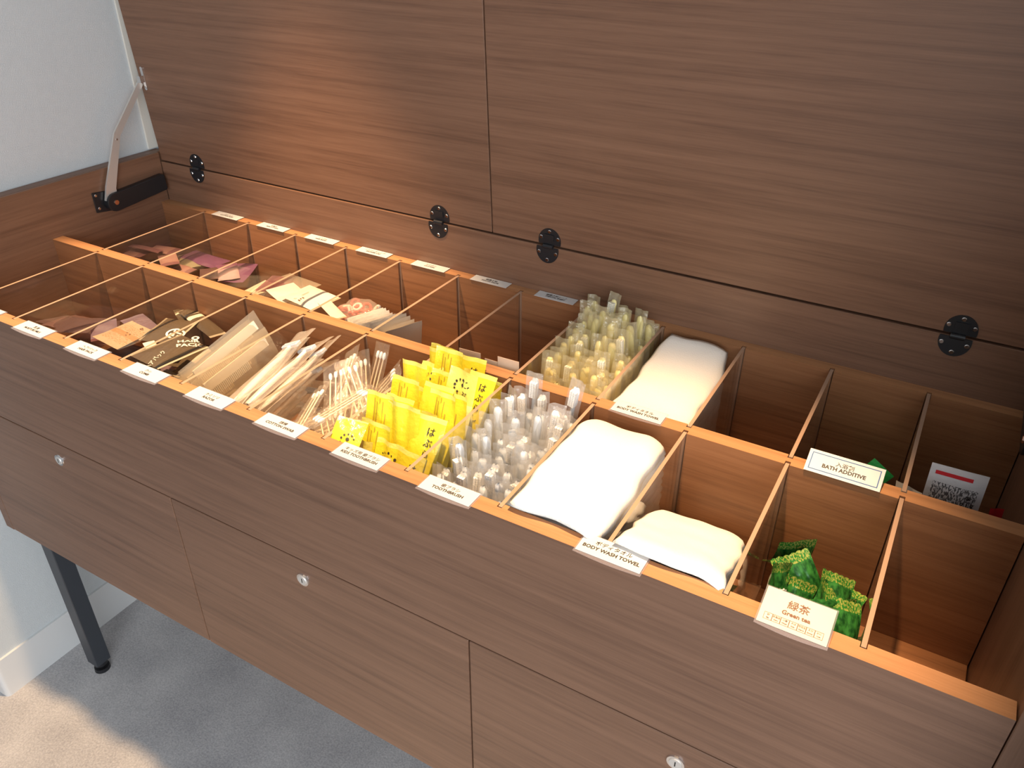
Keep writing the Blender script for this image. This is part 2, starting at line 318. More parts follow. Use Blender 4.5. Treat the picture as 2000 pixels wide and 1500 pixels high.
# lid stays, one on each side panel
def lid_stay(xs, sgn):
    def P(off, y, z): return W(xs + sgn * off, y, z)
    rr = 0.145; pts = []
    py, pz, ey_, ez_ = 2.965, 0.275, 3.93, 0.345
    dirv = Vector((ey_ - py, ez_ - pz)).normalized(); nv = Vector((-dirv.y, dirv.x))
    for k in range(11):
        a = math.pi / 2 + math.pi * k / 10; q = Vector((py, pz)) + dirv * (math.cos(a) * rr) + nv * (math.sin(a) * rr); pts.append(q)
    for dd, s_ in ((0, -1), (0.03, -0.8), (0.03, 0.8), (0, 1)): pts.append(Vector((ey_, ez_)) + dirv * dd * 0.6 + nv * (s_ * rr * 0.92))
    n = len(pts)
    v = [P(0.02, q.x, q.y) for q in pts] + [P(0.125, q.x, q.y) for q in pts]
    f = [list(range(n))[::-1], list(range(n, 2 * n))] + [(i, (i + 1) % n, n + (i + 1) % n, n + i) for i in range(n)]
    if sgn > 0: f = [list(q)[::-1] for q in f]
    v, f = bevel_geo(v, f, 0.0015, 2)
    st = part('lid_stay', v, f, black_m, cab)
    v = [P(o_, y, z) for o_ in (0.002, 0.022) for y, z in ((2.66, 0.17), (3.0, 0.12), (3.0, 0.45), (2.66, 0.49))]
    v, f = bevel_geo(v, [(0, 1, 2, 3), (7, 6, 5, 4), (0, 4, 5, 1), (1, 5, 6, 2), (2, 6, 7, 3), (3, 7, 4, 0)], 0.003, 2); part('mounting_plate', v, f, black_m, st)
    for y, z in ((2.71, 0.435), (2.72, 0.225)):
        v, f = cyl(P(0.022, y, z), (sgn, 0, 0), 0.0032, 0.0012, 12, 0.0024); part('screw', v, f, chrome_m, st)
    v, f = cyl(P(0.125, py, pz), (sgn, 0, 0), 0.0058, 0.0022, 18, 0.005); part('pivot_pin', v, f, plain('copper_pin', (0.75, 0.45, 0.33), 0.25, metal=1), st)
    # cranked flat arm
    path = [Vector((2.935, 0.31)), Vector((2.97, 0.50)), Vector((3.30, 1.26)), Vector((3.93, 1.93))]; wid = [0.115, 0.085, 0.055, 0.045]
    A, B = [], []
    for k, q in enumerate(path):
        d0 = (path[min(k + 1, 3)] - path[max(k - 1, 0)]).normalized(); nn = Vector((-d0.y, d0.x)); A.append(q + nn * wid[k]); B.append(q - nn * wid[k])
    pl = A + B[::-1]; n = len(pl)
    v = [P(0.045, q.x, q.y) for q in pl] + [P(0.080, q.x, q.y) for q in pl]
    f = [(i, (i + 1) % n, n + (i + 1) % n, n + i) for i in range(n)]
    for k in range(3):
        q = (k, k + 1, n - 2 - k, n - 1 - k); f += [q[::-1], tuple(i + n for i in q)]
    part('arm', v, f, steel_m, st)
    v, f = cyl(P(0.080, 3.27, 1.19), (sgn, 0, 0), 0.0022, 0.0008, 10); part('rivet', v, f, chrome_m, st)
    # bracket on the lid
    s0 = (1.99 - LZ0) / math.cos(TILT)
    pts = [(0.028 * math.cos(a) , 0.15 * (1 if math.sin(a) >= 0 else -1) + 0.028 * math.sin(a)) for a in [2 * math.pi * k / 16 for k in range(16)]]
    v = [lid_pt(xs + sgn * (0.13 + u), s0 + w, -0.001) for u, w in pts] + [lid_pt(xs + sgn * (0.13 + u), s0 + w, -0.022) for u, w in pts]; n = 16
    f = [list(range(n))[::-1], list(range(n, 2 * n))] + [(i, (i + 1) % n, n + (i + 1) % n, n + i) for i in range(n)]
    w_, g_ = [lid_pt(xs + sgn * x, s0 + s_, q) for q in (-0.02, -0.10) for x, s_ in ((0.07, -0.05), (0.155, -0.05), (0.155, 0.05), (0.07, 0.05))], [(0, 1, 2, 3), (7, 6, 5, 4), (0, 4, 5, 1), (1, 5, 6, 2), (2, 6, 7, 3), (3, 7, 4, 0)]
    V, F = join((v, f), (w_, g_)); part('lid_bracket', V, F, chrome_m, st)
lid_stay(0.0, 1); lid_stay(R_IN, -1)
# legs
for lx in (0.50, 12.46):
    for ly in (-0.08, 3.6):
        v, f = bevel_geo(boxv(W(lx, ly, FZ + 0.22), W(lx + 0.27, ly + 0.27, BOT)), BF, 0.0015); l = part('leg', v, f, leg_m, cab)
        c = W(lx + 0.135, ly + 0.135, FZ)
        V, F = join(cyl(c, (0, 0, 1), 0.0180, 0.010, 20, 0.017), cyl(c + Vector((0, 0, 0.010)), (0, 0, 1), 0.008, 0.008, 12), cyl(c + Vector((0, 0, 0.018)), (0, 0, 1), 0.0150, 0.012, 20)); part('foot', V, F, black_m, l)
    board('leg_crossbar', (lx, 0.19, BOT - 0.30), (lx + 0.27, 3.6, BOT), leg_m, cab)


# ------------------------------------------------------------------ acrylic dividers
FN = ['the bare end compartment', 'the mauve lotion pouches', 'the moisture milk sachets', 'the hair packs', 'the comb bags', 'the razors', 'the cotton swabs', "the yellow kids' toothbrushes",
      'the white toothbrushes', 'the tall towel stack', 'the slumped towel stack', 'the green tea', 'the empty front end compartment']
BN = ['the pink sachets', 'the purple packs', 'the clear cream packs', 'the white pouches', 'the bag of red hair ties', 'the fanned paper packets', 'an empty compartment', 'the two paper cards',
      'the yellow-handled toothbrushes', 'the rear towel stack', 'the empty rear compartment', 'the bath additive', 'the red-striped sachet']
for row, (y0, y1) in enumerate(((-0.012, MID0 + 0.03), (MID1 - 0.03, BK0 + 0.03))):
    for i in range(12):
        x = DX[i]; v = boxv(W(x - TH, y0, CF_ + 0.001), W(x + TH, y1, -0.004)); o = part('acrylic_divider', v, BF, [acrylic_m, acryl_edge], None, False, [1, 1, 1, 0, 1, 0])
        n = FN if row == 0 else BN
        tag(o, f'clear acrylic divider between {n[i]} and {n[i + 1]}', 'divider', 'acrylic dividers of the ' + ('front' if row == 0 else 'rear') + ' row')

# ------------------------------------------------------------------ lettering
def text_geo(s, size, spacing=1.0, sx=1.0, shear=0.0):
    """flat lettering centred on the origin of the xy plane, as vertex and face lists (metres)"""
    c = bpy.data.curves.new('t', 'FONT'); c.body = s; c.size = size; c.align_x = 'CENTER'; c.align_y = 'CENTER'; c.space_character = spacing; c.resolution_u = 2; c.shear = shear; c.offset = size * (0.034 if s.isascii() else 0.012)
    o = bpy.data.objects.new('t', c); COL.objects.link(o); dg = bpy.context.evaluated_depsgraph_get(); me = o.evaluated_get(dg).to_mesh()
    v = [Vector((p.co.x * sx, p.co.y, 0)) for p in me.vertices]; f = [list(q.vertices) for q in me.polygons]
    o.evaluated_get(dg).to_mesh_clear(); bpy.data.objects.remove(o); bpy.data.curves.remove(c); return v, f
def shift(g, dx=0, dy=0, dz=0): return [p + Vector((dx, dy, dz)) for p in g[0]], g[1]
def rect(x0, y0, x1, y1, z=0, n=1):
    v = [Vector((x0 + (x1 - x0) * k / n, y, z)) for k in range(n + 1) for y in (y0, y1)]
    return v, [(2 * k, 2 * k + 2, 2 * k + 3, 2 * k + 1) for k in range(n)]
def frame_lines(x0, y0, x1, y1, t): return join(rect(x0, y0, x1, y0 + t), rect(x0, y1 - t, x1, y1), rect(x0, y0 + t, x0 + t, y1 - t), rect(x1 - t, y0 + t, x1, y1 - t))
def local(name, g, m, parent, smooth=False): return link(name, mesh_data(name, g[0], g[1], m, smooth), parent)
def name_card(x0, x1, yf, yb, label, lines, tilt=0.0, z=0.004, card=None, sleeve=0.022, bow=True, extra=None, ink=None, zero='card'):
    """a printed card in a clear sleeve, lower edge at yf"""
    w = (x1 - x0) * S; d = (yb - yf) * S; o = empty('name_card', W((x0 + x1) / 2, yf, z)); o.rotation_euler = (tilt, 0, 0)
    v, f = bevel_geo(boxv((-w / 2, 0, 0.0007), (w / 2, d, 0.0012)), BF, 0.0001); local('card', (v, f), card or paper_m, o)
    if sleeve:
        e = sleeve * S; n = 12; pts = [(-w / 2 - e * 0.6, d + e * 0.5), (-w / 2 - e * 0.6, -e)]
        pts += [(-w / 2 - e * 0.6 + (w + e * 1.2) * k / n, -e - (0.016 * S * math.sin(math.pi * k / n) if bow else 0)) for k in range(1, n)]
        pts += [(w / 2 + e * 0.6, -e), (w / 2 + e * 0.6, d + e * 0.5)]
        local('sleeve', extrude_outline(pts[::-1], Vector((0, 0, 0.0)), Vector((1, 0, 0)), Vector((0, 1, 0)), Vector((0, 0, 1)), 0.0006), sleeve_m, o)
    zt = 0.0014
    g = []
    for (s, size, yy, sx) in lines:
        if s: g.append(shift(text_geo(s, size * S, 1.0, sx), 0, d * yy, zt))
    if g: local('lettering', join(*g), ink or ink_m, o)
    if extra: 
        for nm, gg, mm in extra: local(nm, shift(gg, 0, 0, zt), mm, o)
    tag(o, label, 'name card', 'printed name cards on the rails'); return o
yf, yb = -0.165, 0.035
def std(i, jp, en, size=0.060, sx=1.0): 
    name_card(i + 0.235, i + 0.775, yf, yb, f'white name card reading {en}' if en else 'white name card in front of the mauve lotion pouches', [(jp, 0.050, 0.64, 1.0), (en, size * 0.83, 0.37, sx)])
std(1, '', '')
std(2, '乳液', 'MOISTURE MILK', 0.056, 0.9); std(3, 'ヘアパック', 'HAIR PACK'); std(4, 'クシ', 'COMB'); std(5, 'カミソリ', 'RAZOR'); std(6, '綿棒', 'COTTON SWAB', 0.060)
std(7, 'キッズ用 歯ブラシ', "KIDS TOOTHBRUSH", 0.060, 0.95); std(8, '歯ブラシ', 'TOOTHBRUSH')
name_card(9.80, 10.36, -0.17, 0.05, 'white name card reading BODY WASH TOWEL on the front rail', [('ボディタオル', 0.054, 0.66, 1.0), ('BODY WASH TOWEL', 0.054, 0.37, 0.95)], z=0.010)
name_card(9.20, 9.745, 1.862, 2.065, 'white name card reading BODY WASH TOWEL on the middle rail', [('ボディタオル', 0.050, 0.64, 1.0), ('BODY WASH TOWEL', 0.050, 0.36, 0.95)], z=0.006)
wv, dv = 0.665 * S, 0.245 * S
name_card(11.15, 11.815, 1.85, 2.095, 'upright white card reading BATH ADDITIVE in a thin blue frame', [('入浴剤', 0.055, 0.60, 1.0), ('BATH ADDITIVE', 0.056, 0.38, 0.95)], tilt=math.radians(24), z=0.008, sleeve=0, extra=[('frame_line', frame_lines(-wv / 2 + 0.004, 0.004, wv / 2 - 0.004, dv - 0.004, 0.0011), blue_ink)], card=paper_m)
wv, dv = 0.50 * S, 0.315 * S
cells = [frame_lines(-0.212 * S + 0.0606 * S * k, 0.035 * S, -0.212 * S + 0.0606 * S * (k + 1), 0.095 * S, 0.00035) for k in range(7)]
tiny = [shift(text_geo(s, 0.018 * S), -0.212 * S + 0.0606 * S * (k + 0.5), 0.077 * S) for k, s in enumerate(['卵', '乳製品', '小麦', 'そば', '落花生', 'えび', 'かに'])]
tiny += [shift(text_geo(s, 0.014 * S), -0.212 * S + 0.0606 * S * (k + 0.5), 0.053 * S) for k, s in enumerate(['Egg', 'Dairy', 'Wheat', 'Soba', 'Peanut', 'Shrimp', 'Crab'])]
name_card(11.272, 11.772, -0.165, 0.15, 'cream Green tea card with a row of allergen boxes', [('緑茶', 0.080, 0.68, 1.0), ('Green tea', 0.050, 0.45, 1.0)], tilt=math.radians(14), z=0.010, card=cpaper_m, sleeve=0.020, ink=brown_ink, extra=[('allergen_table', join(*cells, *tiny), brown_ink)])
bn = [(1, 'コットン', 'COTTON PUFF', 'above the purple packs'), (2, '化粧水', 'SKIN LOTION', 'above the cream striped packs'), (3, 'ヘアゴム', 'HAIR BAND', 'above the white pouches'), (4, 'シャワーキャップ', 'SHOWER CAP', 'above the bag of red hair ties'), (5, 'ナイロン', 'COTTON', 'above the fanned paper packets'),
      (6, '歯磨き粉', 'TOOTH PASTE', 'between the paper fan and paper cards'), (7, '歯磨き粉シート', 'DENTAL SHEET', 'above the two paper cards')]
for i, jp, en, wh in bn:
    name_card(i + 0.215, i + 0.785, 3.845, 4.015, f'white name card on the rear rail {wh}', [(jp, 0.045, 0.64, 1.0), (en, 0.045, 0.36, 0.9)], z=0.004, sleeve=0, bow=False)

# ------------------------------------------------------------------ goods: builders
def pouch_geo(w, h, t, seal=0.08, nx=10, ny=12, wr=0.05, seed=0, zig=0, edge=0.0):
    """pillow pouch lying in its own xy plane, flat crimped ends, wrinkled belly; uv in 0..1"""
    rnd = random.Random(seed); ph = [(rnd.uniform(2, 7), rnd.uniform(2, 9), rnd.uniform(0, 6.3), rnd.uniform(0.4, 1)) for _ in range(5)]
    us = [k / nx for k in range(nx + 1)]; vs = [k / ny for k in range(ny + 1)]
    bend = rnd.uniform(-1, 1) * wr * 0.35
    def prof(u, v):
        a = max(0.0, 1 - abs(2 * u - 1) ** 2.6) ** 0.6
        q = (v - seal) / (1 - 2 * seal) if seal < 0.5 else v
        b = 0 if q <= 0 or q >= 1 else min(1.0, math.sin(math.pi * q) ** 0.55 * 1.0)
        return a * b
    def off(u, v): return sum(a * math.sin(p * u * 1.7 + q * v + r) for p, q, r, a in ph) * wr * h * 0.05 + bend * h * ((2 * v - 1) ** 2)
    V, F, U, top, bot = [], [], [], {}, {}
    for j, v in enumerate(vs):
        for i, u in enumerate(us):
            z = off(u, v); p = prof(u, v) * t / 2; rip = 1 + wr * 1.2 * math.sin(17 * u + ph[0][2] + 5 * v) * math.sin(9 * v + ph[1][2])
            yy = (v - 0.5) * h + (zig * (1 if i % 2 else -1) if j in (0, ny) else 0)
            xx = (u - 0.5) * w * (1 - edge * prof(0.5, v))
            top[i, j] = len(V); V.append(Vector((xx, yy, z + p * rip))); U.append((u, v))
            bot[i, j] = len(V); V.append(Vector((xx, yy, z - max(p, 0.0002)))); U.append((u, v))
    for j in range(ny):
        for i in range(nx):
            F.append((top[i, j], top[i + 1, j], top[i + 1, j + 1], top[i, j + 1])); F.append((bot[i, j + 1], bot[i + 1, j + 1], bot[i + 1, j], bot[i, j]))
    return V, F, U
def pouch_mesh(name, w, h, t, mat, **k):
    v, f, u = pouch_geo(w, h, t, **k); return mesh_data(name, v, f, mat, True, None, u)
def sachet_mat(name, base, band=None, bands=(), rough=0.3, metal=0.0, noise=0.15, print_col=None, print_amt=0.0, spec=0.5, trans=0.0):
    """printed sachet: ground colour, coloured bands across v, speckled small print"""
    m, t, N, L, p = nt(name); tc = N.new('ShaderNodeTexCoord'); sep = N.new('ShaderNodeSeparateXYZ'); L.new(tc.outputs['UV'], sep.inputs[0])
    n = N.new('ShaderNodeTexNoise'); n.inputs['Scale'].default_value = 45; n.inputs['Detail'].default_value = 3; L.new(tc.outputs['Object'], n.inputs['Vector'])
    r = N.new('ShaderNodeMixRGB'); r.inputs[1].default_value = (*[c * (1 - noise) for c in base], 1); r.inputs[2].default_value = (*[min(1, c * (1 + noise)) for c in base], 1); L.new(n.outputs['Fac'], r.inputs[0])
    col = r.outputs[0]
    for (lo, hi, bc) in bands:
        a = N.new('ShaderNodeMath'); a.operation = 'GREATER_THAN'; a.inputs[1].default_value = lo; L.new(sep.outputs['Y'], a.inputs[0])
        b = N.new('ShaderNodeMath'); b.operation = 'LESS_THAN'; b.inputs[1].default_value = hi; L.new(sep.outputs['Y'], b.inputs[0])
        q = N.new('ShaderNodeMath'); q.operation = 'MULTIPLY'; L.new(a.outputs[0], q.inputs[0]); L.new(b.outputs[0], q.inputs[1])
        mx = N.new('ShaderNodeMixRGB'); L.new(q.outputs[0], mx.inputs[0]); L.new(col, mx.inputs[1]); mx.inputs[2].default_value = (*bc, 1); col = mx.outputs[0]
    if print_col:
        mp = N.new('ShaderNodeMapping'); mp.inputs['Scale'].default_value = (38, 30, 1); L.new(tc.outputs['UV'], mp.inputs['Vector'])
        vn = N.new('ShaderNodeTexNoise'); vn.inputs['Scale'].default_value = 1.0; vn.inputs['Detail'].default_value = 1; L.new(mp.outputs[0], vn.inputs['Vector'])
        g = N.new('ShaderNodeMath'); g.operation = 'GREATER_THAN'; g.inputs[1].default_value = 1 - print_amt; L.new(vn.outputs['Fac'], g.inputs[0])
        a = N.new('ShaderNodeMath'); a.operation = 'COMPARE'; a.inputs[1].default_value = 0.5; a.inputs[2].default_value = 0.34; L.new(sep.outputs['Y'], a.inputs[0])
        b = N.new('ShaderNodeMath'); b.operation = 'COMPARE'; b.inputs[1].default_value = 0.5; b.inputs[2].default_value = 0.40; L.new(sep.outputs['X'], b.inputs[0])
        q = N.new('ShaderNodeMath'); q.operation = 'MULTIPLY'; L.new(a.outputs[0], q.inputs[0]); L.new(b.outputs[0], q.inputs[1])
        q2 = N.new('ShaderNodeMath'); q2.operation = 'MULTIPLY'; L.new(q.outputs[0], q2.inputs[0]); L.new(g.outputs[0], q2.inputs[1])
        mx = N.new('ShaderNodeMixRGB'); L.new(q2.outputs[0], mx.inputs[0]); L.new(col, mx.inputs[1]); mx.inputs[2].default_value = (*print_col, 1); col = mx.outputs[0]
    L.new(col, p.inputs['Base Color']); p.inputs['Roughness'].default_value = rough; p.inputs['Metallic'].default_value = metal; p.inputs['Specular IOR Level'].default_value = spec
    bp = N.new('ShaderNodeBump'); bp.inputs['Strength'].default_value = 0.35; bp.inputs['Distance'].default_value = 0.002; n3 = N.new('ShaderNodeTexNoise'); n3.inputs['Scale'].default_value = 160; L.new(tc.outputs['Object'], n3.inputs['Vector'])
    L.new(n3.outputs['Fac'], bp.inputs['Height']); L.new(bp.outputs[0], p.inputs['Normal']); return m
def basis(o, ex, ey):           # matrix from origin (metres) and two rough axes
    ex = ex.normalized(); ez = ex.cross(ey).normalized(); ey = ez.cross(ex)
    m = Matrix((ex, ey, ez)).transposed().to_4x4(); m.translation = o; return m
def quad(px, plane):
    """four photo corners (top-left, top-right, bottom-right, bottom-left) put on given levels -> matrix, width, height"""
    P = []
    for k, (x, y) in enumerate(px):
        ax, val = plane[k] if isinstance(plane, list) else plane
        P.append(W(*(onz if ax == 'z' else ony if ax == 'y' else onx)(x, y, val)))
    c = (P[0] + P[1] + P[2] + P[3]) / 4; ex = (P[1] - P[0] + P[2] - P[3]) / 2; ey = (P[0] - P[3] + P[1] - P[2]) / 2
    return basis(c, ex, ey), ex.length, ey.length
def place(name, me, mat, label, cat, group): return tag(link(name, me, None, None, mat), label, cat, group)
def hero(name, px, plane, t, mat, label, cat, group, seed=0, **k):
    m, w, h = quad(px, plane); return place(name, pouch_mesh(name, w, h, t, mat, seed=seed, **k), m, label, cat, group)
def flat_pile(name, i, row, n, ztop, w, h, t, mats, label, cat, group, seed, y0=None, y1=None, spread=0.05, **k):
    """n sachets lying on one another on the compartment floor up to the level ztop"""
    r = random.Random(seed); base = [pouch_mesh(name, w * S, h * S, t * S, m, seed=seed + q, **k) for q, m in enumerate(mats)]
    ya, yb_ = (FB + 0.1, MID0 - 0.1) if row == 0 else (MID1 + 0.1, BK0 - 0.1); ya = ya if y0 is None else y0; yb_ = yb_ if y1 is None else y1
    out = []
    for q in range(n):
        a = r.uniform(0, 6.28); rad = math.hypot(w, h) / 2 * 0.9
        z = CF_ + 0.04 + (ztop - CF_ - 0.08) * ((q + 0.5) / n)
        lo, hi = i + 0.05 + min(rad, 0.45), i + 0.95 - min(rad, 0.45)
        x = r.uniform(min(lo, hi), max(lo, hi)); y = r.uniform(ya + min(rad, (yb_ - ya) / 2), yb_ - min(rad, (yb_ - ya) / 2))
        def gen(t, x=x, y=y, z=z, a=a):
            return Matrix.Translation(W(x, y, z)) @ Euler((r.uniform(-spread, spread), r.uniform(-spread, spread) * 0.6, a + (r.uniform(-2, 2) if t else 0))).to_matrix().to_4x4()
        out.append(place(name, base[q % len(base)], fit(i, row, base[q % len(base)], gen), label, cat, group))
    return out
def print_on(o, g, mat, name='printed_lettering', dz=0.0012, rot=0.0, at=(0, 0)):
    """lettering wrapped onto the belly of a pouch"""
    me = o.data; co = np.array([v.co[:] for v in me.vertices]); c, s = math.cos(rot), math.sin(rot); V = []
    for p in g[0]:
        x = p.x * c - p.y * s + at[0]; y = p.x * s + p.y * c + at[1]
        d = (co[:, 0] - x) ** 2 + (co[:, 1] - y) ** 2; idx = np.argsort(d)[:10]; w_ = 1 / (d[idx] + 4e-6); hi = co[idx, 2]; mx = hi.max(); keep = hi > mx - 0.0045
        V.append(Vector((x, y, float((hi[keep] * w_[keep]).sum() / w_[keep].sum()) + dz)))
    return link(name, mesh_data(name, V, g[1], mat), o)

PLACED = {}
_CO = {}
def fit(i, row, me, gen, zmax=9.0, tries=26):
    """first of a few candidate poses that stays inside compartment i and clear of its neighbours"""
    key = (i, row); L = PLACED.setdefault(key, [])
    if me.name not in _CO:
        a = np.empty(len(me.vertices) * 3); me.vertices.foreach_get('co', a); _CO[me.name] = (np.c_[a.reshape(-1, 3), np.ones(len(a) // 3)], [tuple(p.vertices) for p in me.polygons])
    co, F = _CO[me.name]; lo = W(i + TH + .004, FB + .004 if row == 0 else MID1 + .004, CF_); hi = W(i + 1 - TH - .004, MID0 - .004 if row == 0 else BK0 - .004, zmax)
    best = None
    for t in range(tries):
        m = gen(t); P = co @ np.array(m).T; mn, mx = P[:, :3].min(0), P[:, :3].max(0)
        under = P[P[:, 2] < H0 + 0.10 * S]
        if len(under): a0, a1 = under[:, :3].min(0), under[:, :3].max(0)
        else: a0, a1 = mn, mx
        d = np.array([max(0, lo.x - a0[0]) - max(0, a1[0] - hi.x), max(0, lo.y - a0[1]) - max(0, a1[1] - hi.y), max(0, lo.z - mn[2])])
        m.translation = m.translation + Vector(d); P[:, :3] += d       # push back inside
        tr = BVHTree.FromPolygons([tuple(p) for p in P[:, :3]], F); n = sum(1 for q in L if tr.overlap(q))
        wide = max(0, (a1[0] - a0[0]) - (hi.x - lo.x)) + max(0, (a1[1] - a0[1]) - (hi.y - lo.y))
        sc = n + wide * 300
        if best is None or sc < best[0]: best = (sc, m, tr)
        if sc == 0: break
    L.append(best[2]); return best[1]

# ------------------------------------------------------------------ front row, from the mauve pouches to the combs
mauve_s = sachet_mat('mauve_sachet', (0.15, 0.083, 0.075), rough=0.35, noise=0.25)
lab = 'mauve translucent lotion pouch in the compartment next to the moisture milk'; g_ = 'mauve lotion pouches'
flat_pile('lotion_pouch', 1, 0, 6, -0.82, 0.62, 0.5, 0.07, [mauve_s, mauve_m], lab, 'sachet', g_, 5)
hero('lotion_pouch', [(83, 622), (150, 612), (178, 636), (118, 652)], [('z', -.62), ('z', -.72), ('z', -.60), ('z', -.52)], 0.006, mauve_m, lab, 'sachet', g_, 1)
hero('lotion_pouch', [(112, 606), (150, 618), (140, 640), (120, 640)], [('z', -.70), ('z', -.75), ('z', -.60), ('z', -.58)], 0.006, mauve_s, lab, 'sachet', g_, 2)
hero('lotion_pouch', [(128, 640), (165, 612), (182, 630), (140, 660)], [('z', -.50), ('z', -.60), ('z', -.55), ('z', -.45)], 0.005, mauve_m, lab, 'sachet', g_, 3)
lilac_s = sachet_mat('lilac_sachet', (0.18, 0.13, 0.17), bands=((0, .12, (0.13, 0.05, 0.055)), (.93, 1, (0.22, 0.17, 0.21))), rough=0.28, noise=0.12, print_col=(0.22, 0.13, 0.13), print_amt=0.42)
ochre_s = sachet_mat('ochre_sachet', (0.48, 0.36, 0.24), bands=((.42, .58, (0.48, 0.26, 0.13)),), rough=0.3, noise=0.18, print_col=(0.36, 0.21, 0.10), print_amt=0.45)
lab = 'lilac moisture milk sachet lying under the ochre one'; g_ = 'moisture milk sachets'
flat_pile('milk_sachet', 2, 0, 7, -0.72, 0.62, 0.52, 0.07, [lilac_s], lab, 'sachet', g_, 11)
hero('milk_sachet', [(246, 624), (296, 606), (302, 652), (262, 662)], ('z', -.60), 0.006, lilac_s, lab, 'sachet', g_, 4)
hero('milk_sachet', [(176, 632), (232, 622), (226, 660), (178, 668)], ('z', -.56), 0.006, lilac_s, lab, 'sachet', g_, 5)
o = hero('milk_sachet', [(237, 619), (290, 653), (252, 684), (202, 667)], ('z', -.47), 0.0045, ochre_s, 'ochre moisture milk sachet lying on the lilac ones', 'sachet', g_, 6, seal=0.06)
print_on(o, join(shift(text_geo('MOISTURE', 0.013), 0, 0.008), shift(text_geo('MILK', 0.013), 0, -0.008)), brown_ink, rot=1.1)
pack_d = sachet_mat('dark_pack', (0.105, 0.075, 0.045), bands=((0, .06, (0.5, 0.42, 0.3)), (.94, 1, (0.32, 0.26, 0.17))), rough=0.26, noise=0.15, spec=0.7)
pack_e = sachet_mat('dark_pack_silver_stripe', (0.095, 0.068, 0.040), bands=((.62, .72, (0.72, 0.63, 0.48)), (.78, .80, (0.5, 0.42, 0.3)), (0, .05, (0.4, 0.34, 0.24))), rough=0.26, noise=0.15, spec=0.7)
g_ = 'dark hair packs'; lab = 'dark olive foil hair pack in the comb-side pile'
flat_pile('hair_pack', 3, 0, 6, -0.62, 0.60, 0.80, 0.07, [pack_d, pack_e], 'dark olive foil hair pack at the bottom of its pile', 'sachet', g_, 21)
hero('hair_pack', [(338, 606), (384, 598), (404, 618), (352, 632)], [('z', -.52)] * 4, 0.007, pack_e, 'dark hair pack with a pale stripe leaning on the middle partition', 'sachet', g_, 7)
hero('hair_pack', [(354, 606), (383, 600), (436, 650), (404, 664)], [('z', -.46)] * 4, 0.007, pack_e, 'long dark hair pack with a pale stripe beside the comb bags', 'sachet', g_, 8)
o = hero('hair_pack', [(286, 660), (338, 610), (376, 640), (322, 676)], [('z', -.43)] * 4, 0.007, pack_d, 'dark hair pack printed with a pale round ring mark', 'sachet', g_, 9)
ring = [[], []]
def ring_geo(r0, r1, n=28):
    v = [Vector((r * math.cos(2 * math.pi * k / n), r * math.sin(2 * math.pi * k / n), 0)) for r in (r0, r1) for k in range(n)]
    return v, [(k, (k + 1) % n, n + (k + 1) % n, n + k) for k in range(n)]
def blob(x, y, r, n=8): return [Vector((x + r * math.cos(2 * math.pi * k / n), y + r * math.sin(2 * math.pi * k / n), 0)) for k in range(n)], [list(range(n))]
print_on(o, join(ring_geo(0.0125, 0.0165), rect(-0.009, -0.002, -0.002, 0.008), rect(0.001, -0.009, 0.005, 0.002), rect(0.004, 0.004, 0.010, 0.007), rect(-0.007, -0.008, -0.002, -0.004)), white_ink, 'ring_mark', at=(-0.012, -0.020))
o = hero('hair_pack', [(264, 694), (386, 643), (374, 690), (298, 722)], [('z', -.30), ('z', -.34), ('z', -.34), ('z', -.30)], 0.008, pack_d, 'dark foil pack printed HAIR PACK in pale letters', 'sachet', g_, 10)
print_on(o, join(shift(text_geo('HAIR', 0.0155), 0, 0.0085), shift(text_geo('PACK', 0.0155), 0, -0.0085)), white_ink, rot=-0.62, at=(0.034, -0.004))
print_on(o, text_geo('ヘアパック', 0.0105), white_ink, 'printed_kana', rot=0.35, at=(-0.034, -0.010))
print_on(o, join(ring_geo(0.003, 0.0065)), white_ink, 'ring_mark', at=(0.056, 0.006))
hero('hair_pack', [(300, 668), (320, 662), (296, 690), (270, 696)], [('z', -.33)] * 4, 0.005, sachet_mat('white_pack_edge', (0.78, 0.72, 0.6), rough=0.3), 'white foil hair pack edge showing under the printed pack', 'sachet', g_, 12)

# combs in frosted bags, filed upright on their long edges
def comb_geo(L=0.135, H=0.028, t=0.003):
    g = [(boxv((-L / 2, H * 0.45, -t / 2), (L / 2, H, t / 2)), BF)]
    n = 26
    for k in range(n):
        x = -L / 2 + 0.004 + (L * 0.62) * k / n; g.append((boxv((x, 0, -t / 2), (x + L * 0.62 / n * 0.55, H * 0.46, t / 2)), BF))
    return join(*g)
comb_mesh = mesh_data('comb', *comb_geo(), plain('cream_plastic', (0.86, 0.80, 0.68), 0.4))
bag_mesh = [pouch_mesh('comb_bag', 1.22 * S, 0.44 * S, 0.006, frost_m, seal=0.06, seed=s_, wr=0.03) for s_ in (1, 2, 3)]
cm = Matrix.Translation((0.004, -0.012, 0))
for k in range(7):
    x = 4.28 + 0.10 * k; front = k >= 4
    yc = 0.72 + 0.02 * k; zc = (-0.62 if not front else -0.30) + 0.06 * (k % 3) + (0.06 if k == 5 else 0)
    up = Vector((-0.30 - 0.04 * (k % 2), -0.02, 1)); al = Vector((0.0, 1, 0.155 + 0.03 * (k % 3)))
    o = place('comb_bag', bag_mesh[k % 3], basis(W(x, yc, zc), al, up), 'cream comb in a long frosted bag filed on its edge', 'comb', 'bagged combs')
    link('comb', comb_mesh, o, None, cm)
for k in range(4):
    m = Matrix.Translation(W(4.5, 0.75, CF_ + 0.08 + 0.17 * k)) @ Euler((0, 0.05, 1.57 + 0.1 * (k - 1))).to_matrix().to_4x4()
    o = place('comb_bag', bag_mesh[k % 3], m, 'cream comb in a frosted bag lying flat beneath the filed ones', 'comb', 'bagged combs at the bottom'); link('comb', comb_mesh, o, None, cm)

